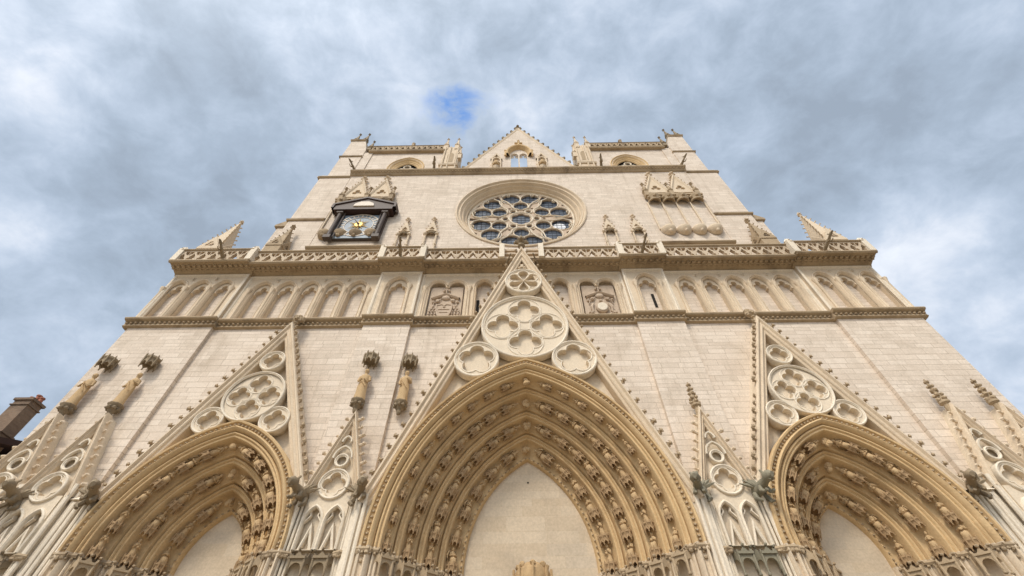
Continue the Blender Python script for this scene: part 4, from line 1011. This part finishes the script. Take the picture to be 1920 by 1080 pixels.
for s in (-1, 1):
    nm = MB(); x = gx+s*2.15; top = arch_top(x, 41.2, .2, .6, 8)
    nm.sweep([(top[0][0], 39.4)]+top+[(top[-1][0], 39.4)], [(.08, gy), (.06, gy-.2), (-.06, gy-.2), (-.08, gy)])
    nm.sweep([(x-.5, 41.4), (x, 42.6), (x+.5, 41.4)], [(.08, gy), (.06, gy-.22), (-.06, gy-.2), (-.08, gy)]); nm.lathe([(.2, 0), (.35, .3), (.35, .45), (0, .45)], (x, gy-.1, 38.9+.35), 8)
    st = MB(); nb = nm.build('niche', TRIM, gbl)
    o = inst('stone_statue', bpy.data.meshes['carved_figure'] if 'carved_figure' in bpy.data.meshes else FIGS[0], T((x, gy-.15, 39.704)) @ Matrix.Scale(1.9, 4))
    tag(o, 'small worn statue in the niche left of the twin window in the top gable' if s < 0 else 'small worn statue in the niche right of the twin window in the top gable', 'statue', 'statues in the top gable niches')

# statue niches on the towers: twin gablets, four canopies, four brackets
def twin_niche(s):
    xs = [s*x for x in (10.86, 11.98, 13.1, 14.23)]
    g = MB(); y = UY-.03
    for c in (s*11.42, s*13.45):
        gm_ = MB(); h = .98
        gm_.plate([(c-h, 34.0), (c+h, 34.0), (c, 36.9)], [foil(c, 34.75, 3, .22, .2)], y-.28, y-.12); gm_.plate([(c-h*.85, 34.05), (c+h*.85, 34.05), (c, 36.6)], [], y-.11, y)
        gm_.sweep([(c-h, 34.0), (c, 36.9), (c+h, 34.0)], [(.1, y-.08), (.08, y-.36), (0, y-.4), (-.1, y-.34), (-.16, y-.26)])
        for q in (-1, 1):
            for i in range(1, 7): t = i/7; crocket(gm_, (c+q*h*(1-t)+q*.08, y-.25, 34+2.9*t), (q*.9, 0, .4), .13)
        finial(gm_, (c, y-.25, 36.7), 1.4); gm_.build('niche_gablet', TRIM, CA, 40)
    for c in (s*10.4, s*12.42, s*14.5):
        pm = MB(); pinnacle(pm, c, y-.3, 33.3, .17, .8, 1.1, True, .8); pm.build('pinnacle', BROWN, CA, 40)
    cm = MB()
    for x in xs:
        cm.lathe([(.5, .0), (.52, .12), (.44, .2), (.5, .5), (.56, .6), (.56, .75), (.1, .8)], (x, y-.1, 32.65), 8, PI, 2*PI, 1, .9)
        cm.lathe([(.05, .35), (.3, .2), (.42, -.02), (.5, -.02)], (x, y-.1, 32.65), 8, PI, 2*PI, 1, .9)
        for k in range(3): a = PI+(k+.5)*PI/3; cm.blob((x+.5*math.cos(a), y-.1+.45*math.sin(a), 33.05), .14, 1, .3)
    cm.box(min(xs)-.6, max(xs)+.6, y-.45, y, 33.35, 33.55)
    cm.build('niche_canopies', BROWN, CA, 40)
    sh = MB()
    for x in [s*v for v in (10.3, 11.42, 12.54, 13.66, 14.8)]: sh.tube([(x, y-.06, 28.8), (x, y-.06, 32.7)], .065, 8)
    sh.build('shafts', TRIM, CA)
    for x in xs:
        bm = MB(); bm.lathe([(.02, -.66), (.22, -.62), (.44, -.40), (.55, -.12), (.56, .0), (.52, .08), (.0, .1)], (x, y, 28.75), 10, PI, 2*PI)
        for k in range(5): a = PI+(k+.5)*PI/5; bm.blob((x+.40*math.cos(a), y+.40*math.sin(a), 28.5), .10, 1, .3)
        bm.blob((x, y-.3, 28.25), .16, 1, .25)
        bm.build('statue_bracket', TRIM if s > 0 else BROWN, CA, 50)
    lg = MB(); lg.rows([[(x, y+yy, z) for yy, z in ((.05, 26.75), (-.2, 26.8), (-.3, 26.9), (-.28, 27.0), (.05, 27.1))] for x in (min(s*9.6, s*15.0), max(s*9.6, s*15.0))], False, True)
    lg.build('niche_sill', BROWN, CA)
twin_niche(-1); twin_niche(1)
# small aedicules between rose and towers
for x in (-8.45, -6.45, 6.55, 8.6):
    m = MB(); y = UY-.02; q = 1 if x < 0 else -1
    m.plate([(x-.42, 28.8), (x+.42, 28.8), (x, 30.2)], [foil(x, 29.15, 3, .11, .1, PI/2, 6)], y-.22, y-.08); finial(m, (x, y-.15, 30.1), 1.0)
    for i in range(1, 4):
        for w in (-1, 1): t = i/4; crocket(m, (x+w*.44*(1-t), y-.15, 28.8+1.4*t), (w, 0, .4), .1)
    for w in (-1, 1):
        m.tube([(x+w*.40, y-.12, 26.0), (x+w*.40, y-.12, 28.8)], .07, 6); m.blob((x+w*.42, y-.15, 28.5), .15, 1, .3); m.blob((x+w*.42, y-.12, 27.2), .11, 1, .3)
    m.blob((x, y-.2, 28.75), .2, 1, .3, (1.4, 1, .6))
    ao = m.build('wall_aedicule', TRIM, CA, 40)
    b = MB(); b.lathe([(.05, .3), (.3, .1), (.34, -.05), (.3, -.12), (.12, .1)], (x, y, 28.6), 8, PI, 2*PI); b.build('niche_hood', DARK, ao)

# free-standing and attached pinnacles at the corners
pp = MB(); 
for s in (-1, 1):
    p = MB(); pinnacle(p, s*20.1, .55, 23.2, .66, 1.7, 3.9, True, .8); p.build('corner_pinnacle', TRIM, CA, 40)
    p = MB(); pinnacle(p, s*16.55, 1.05, 23.0, .52, 3.1, 2.7, True, 1.0); p.build('corner_pinnacle', BROWN, CA, 40)
# small crown on the capital canopy at the foot of the central tympanum
m = MB(); 
m.lathe([(.62, 5.75), (.66, 6.35), (.60, 6.45), (.66, 6.60), (.60, 6.90), (.50, 7.05), (.30, 7.17), (.0, 7.20)], (0.05, 1.55, 0), 8, PI, 2*PI)
for k in range(5):
    a = PI+k*PI/4; m.tube([(0.05+.66*math.cos(a), 1.55+.66*math.sin(a), 5.95), (0.05+.66*math.cos(a), 1.55+.66*math.sin(a), 7.00)], .05, 6); m.blob((.05+.5*math.cos(a), 1.55+.5*math.sin(a), 7.07), .1, 1, .25)
m.add([(.05+.62*math.cos(PI+k*PI/4), 1.55+.62*math.sin(PI+k*PI/4), 5.76) for k in range(5)], [(0, 1, 2, 3, 4)])
m.build('trumeau_canopy', FIG, CA, 40)
m = MB(); m.tube([(.05, 1.42, 3.9), (.05, 1.42, 5.74)], .13, 10); m.build('trumeau_shaft', FIG, CA, 40)

# ------------------------------------------------------------------ clock hung on the left tower
ck = thing('wall_clock', 'big square clock with gold sun, on the left tower under a black timber pediment', 'clock', (-12.0, UY-.1, 28.9))
def ckb(mb, name, mt, parent=ck, sm=30):
    o = mb.build(name, mt, parent, sm); o.matrix_parent_inverse = Matrix.Identity(4)
    for v_ in o.data.vertices: v_.co = v_.co-Vector(ck.location)
    return o
cx, cy = -11.98, UY-.12
m = MB(); m.box(cx-1.85, cx+1.85, cy-.10, cy+.10, 27.9, 31.1); cas = ckb(m, 'case', WOOD2, sm=0)
m = MB(); m.box(cx-1.6, cx+1.6, cy-.16, cy-.10, 27.95, 31.05); dl = ckb(m, 'dial', DIALM, sm=0)
m = MB(); yy = cy-.18; zc = 29.65
def hann(mb, r0, r1, n=40):
    rows = [[(cx+r*math.cos(t), yy+dy, zc+r*math.sin(t)) for r, dy in ((r0, .02), (r0, -.02), (r1, -.02), (r1, .02))] for t in [2*PI*k/n for k in range(n)]]; mb.rows(rows, True)
hann(m, 1.42, 1.50); hann(m, 1.05, 1.10)
for k in range(24):
    t = k*PI/12; r0, r1 = (1.13, 1.38); w = .035 if k % 2 else .06
    u = Vector((math.cos(t), 0, math.sin(t))); v_ = Vector((-u.z, 0, u.x))*w; c0 = Vector((cx, yy-.01, zc))
    m.add([c0+u*r0+v_, c0+u*r1+v_, c0+u*r1-v_, c0+u*r0-v_], [(0, 1, 2, 3)])
ckb(m, 'hour_ring', CREAM, dl, 0)
m = MB()
for k in range(12):
    t = k*PI/6+.1; r1 = .95 if k % 2 else .62; u = Vector((math.cos(t), 0, math.sin(t))); v_ = Vector((-u.z, 0, u.x))*.09; c0 = Vector((cx, yy-.03, zc))
    m.add([c0+u*.15+v_, c0+u*r1, c0+u*.15-v_, c0+u*.3+Vector((0, -.05, 0))], [(0, 3, 1), (3, 2, 1)])
m.lathe([(.28, 0), (.3, .03), (.0, .08)], (0, 0, 0), 16); k0 = len(m.v)-48
for i in range(k0, len(m.v)): x_, y_, z_ = m.v[i]; m.v[i] = (cx+x_, yy-.05-z_, zc+y_)
ckb(m, 'gold_sun', GILT, dl)
m = MB(); m.lathe([(.1, 0), (.0, .06)], (0, 0, 0), 10)
m.v = [(cx+x_, yy-.14-z_, zc+y_) for x_, y_, z_ in m.v]; m.tube([(cx, yy-.15, zc), (cx-.5, yy-.15, zc+.7)], [.05, .015], 5); m.tube([(cx, yy-.17, zc), (cx+.25, yy-.17, zc-1.1)], [.04, .012], 5); ckb(m, 'clock_hands', WOOD, dl)
for s in (-1, 1):
    m = MB(); x = cx+s*1.72; m.tube([(x, cy-.34, 27.9), (x, cy-.34, 31.2)], .16, 10); m.tube([(x-s*.32, cy-.28, 27.9), (x-s*.32, cy-.28, 31.2)], .06, 8); m.box(x-.26, x+.26, cy-.52, cy-.1, 27.6, 27.95); m.box(x-.24, x+.24, cy-.55, cy-.1, 30.95, 31.2)
    ckb(m, 'clock_column', WOOD2, sm=40)
m = MB(); W_ = 2.25
m.box(cx-W_, cx+W_, cy-.65, cy+.10, 31.2, 31.5)
m.plate([(cx-W_, 31.5), (cx+W_, 31.5), (cx+W_, 31.95), (cx, 32.85), (cx-W_, 31.95)], [[(cx-.75, 31.6), (cx+.75, 31.6), (cx+.75, 31.9), (cx+.3, 32.15), (cx-.3, 32.15), (cx-.75, 31.9)]], cy-.6, cy-.45)
m.plate([(cx-W_, 31.5), (cx+W_, 31.5), (cx+W_, 31.95), (cx, 32.85), (cx-W_, 31.95)], [], cy-.3, cy+.08)
m.sweep([(cx-W_-.1, 31.45), (cx-W_-.1, 31.95), (cx, 32.9), (cx+W_+.1, 31.95), (cx+W_+.1, 31.45)], [(.14, cy+.1), (.14, cy-.7), (-.04, cy-.7), (-.08, cy-.58), (-.06, cy+.1)])
ckb(m, 'pediment', WOOD, sm=0)
m = MB(); m.plate([(cx-.8, 31.56), (cx+.8, 31.56), (cx+.7, 31.92), (cx+.3, 32.2), (cx-.3, 32.2), (cx-.7, 31.92)], [], cy-.74, cy-.62); ckb(m, 'pediment_panel', CREAM, sm=0)

# ------------------------------------------------------------------ neighbouring house at far left
hx, hy_ = -36.0, 8.0
H = thing('neighbour_house', 'dark-eaved old house with a brick chimney behind the left edge of the cathedral', 'house', (hx, hy_, 0))
def hb(mb, name, mt, parent=H, sm=0):
    o = mb.build(name, mt, parent, sm); o.data.transform(Matrix.Translation((-hx, -hy_, 0))); return o
m = MB(); m.box(-46, -31.6, 6.5, 20, 0, 15.3); w_ = hb(m, 'wall', RENDER)
for k in range(3):
    for j in range(4):
        for i in range(1):
            m = MB(); x = -34.2-k*3.6; z = 2+j*3.6; m.box(x-.6, x+.6, 6.42, 6.5, z, z+2.1); hb(m, 'window', VOID, w_)
m = MB(); m.rows([[(x, y, z) for y, z in ((5.7, 15.1), (5.6, 15.35), (13.2, 18.2), (20.9, 15.35), (20.8, 15.1), (13.2, 17.6))] for x in (-47, -30.9)], False, True)
rf = hb(m, 'roof', TILE)
m = MB()
for k in range(22): m.box(-46.7+k*.74, -46.55+k*.74, 5.7, 6.5, 15.0, 15.18)
m.box(-31.62, -31.5, 6.4, 20, 14.5, 14.8); m.box(-47, -31.4, 6.3, 6.52, 14.1, 14.35)
hb(m, 'eaves_timbers', WOOD)
m = MB(); m.box(-33.1, -32.0, 7.6, 8.5, 14, 18.9); m.box(-33.2, -31.9, 7.5, 8.6, 18.9, 19.06); m.box(-33.17, -31.93, 7.53, 8.57, 18.55, 18.62); m.box(-33.17, -31.93, 7.53, 8.57, 16.6, 16.7)
ch = hb(m, 'chimney', BRICKM, rf)
for k, (x, hgt) in enumerate(((-32.9, .45), (-32.55, .6), (-32.2, .4))):
    m = MB(); m.lathe([(.16, 0), (.13, hgt-.1), (.17, hgt-.08), (.17, hgt), (.1, hgt)], (x, 8.2, 19.08), 10); hb(m, 'chimney_pot', POTM, ch, 40)

# ------------------------------------------------------------------ ground
gnd = MB(); gnd.add([(-400, -400, 0), (400, -400, 0), (400, 400, 0), (-400, 400, 0)], [(0, 1, 2, 3)])
go = gnd.build('ground', PAVE, None, 0); go['kind'] = 'structure'
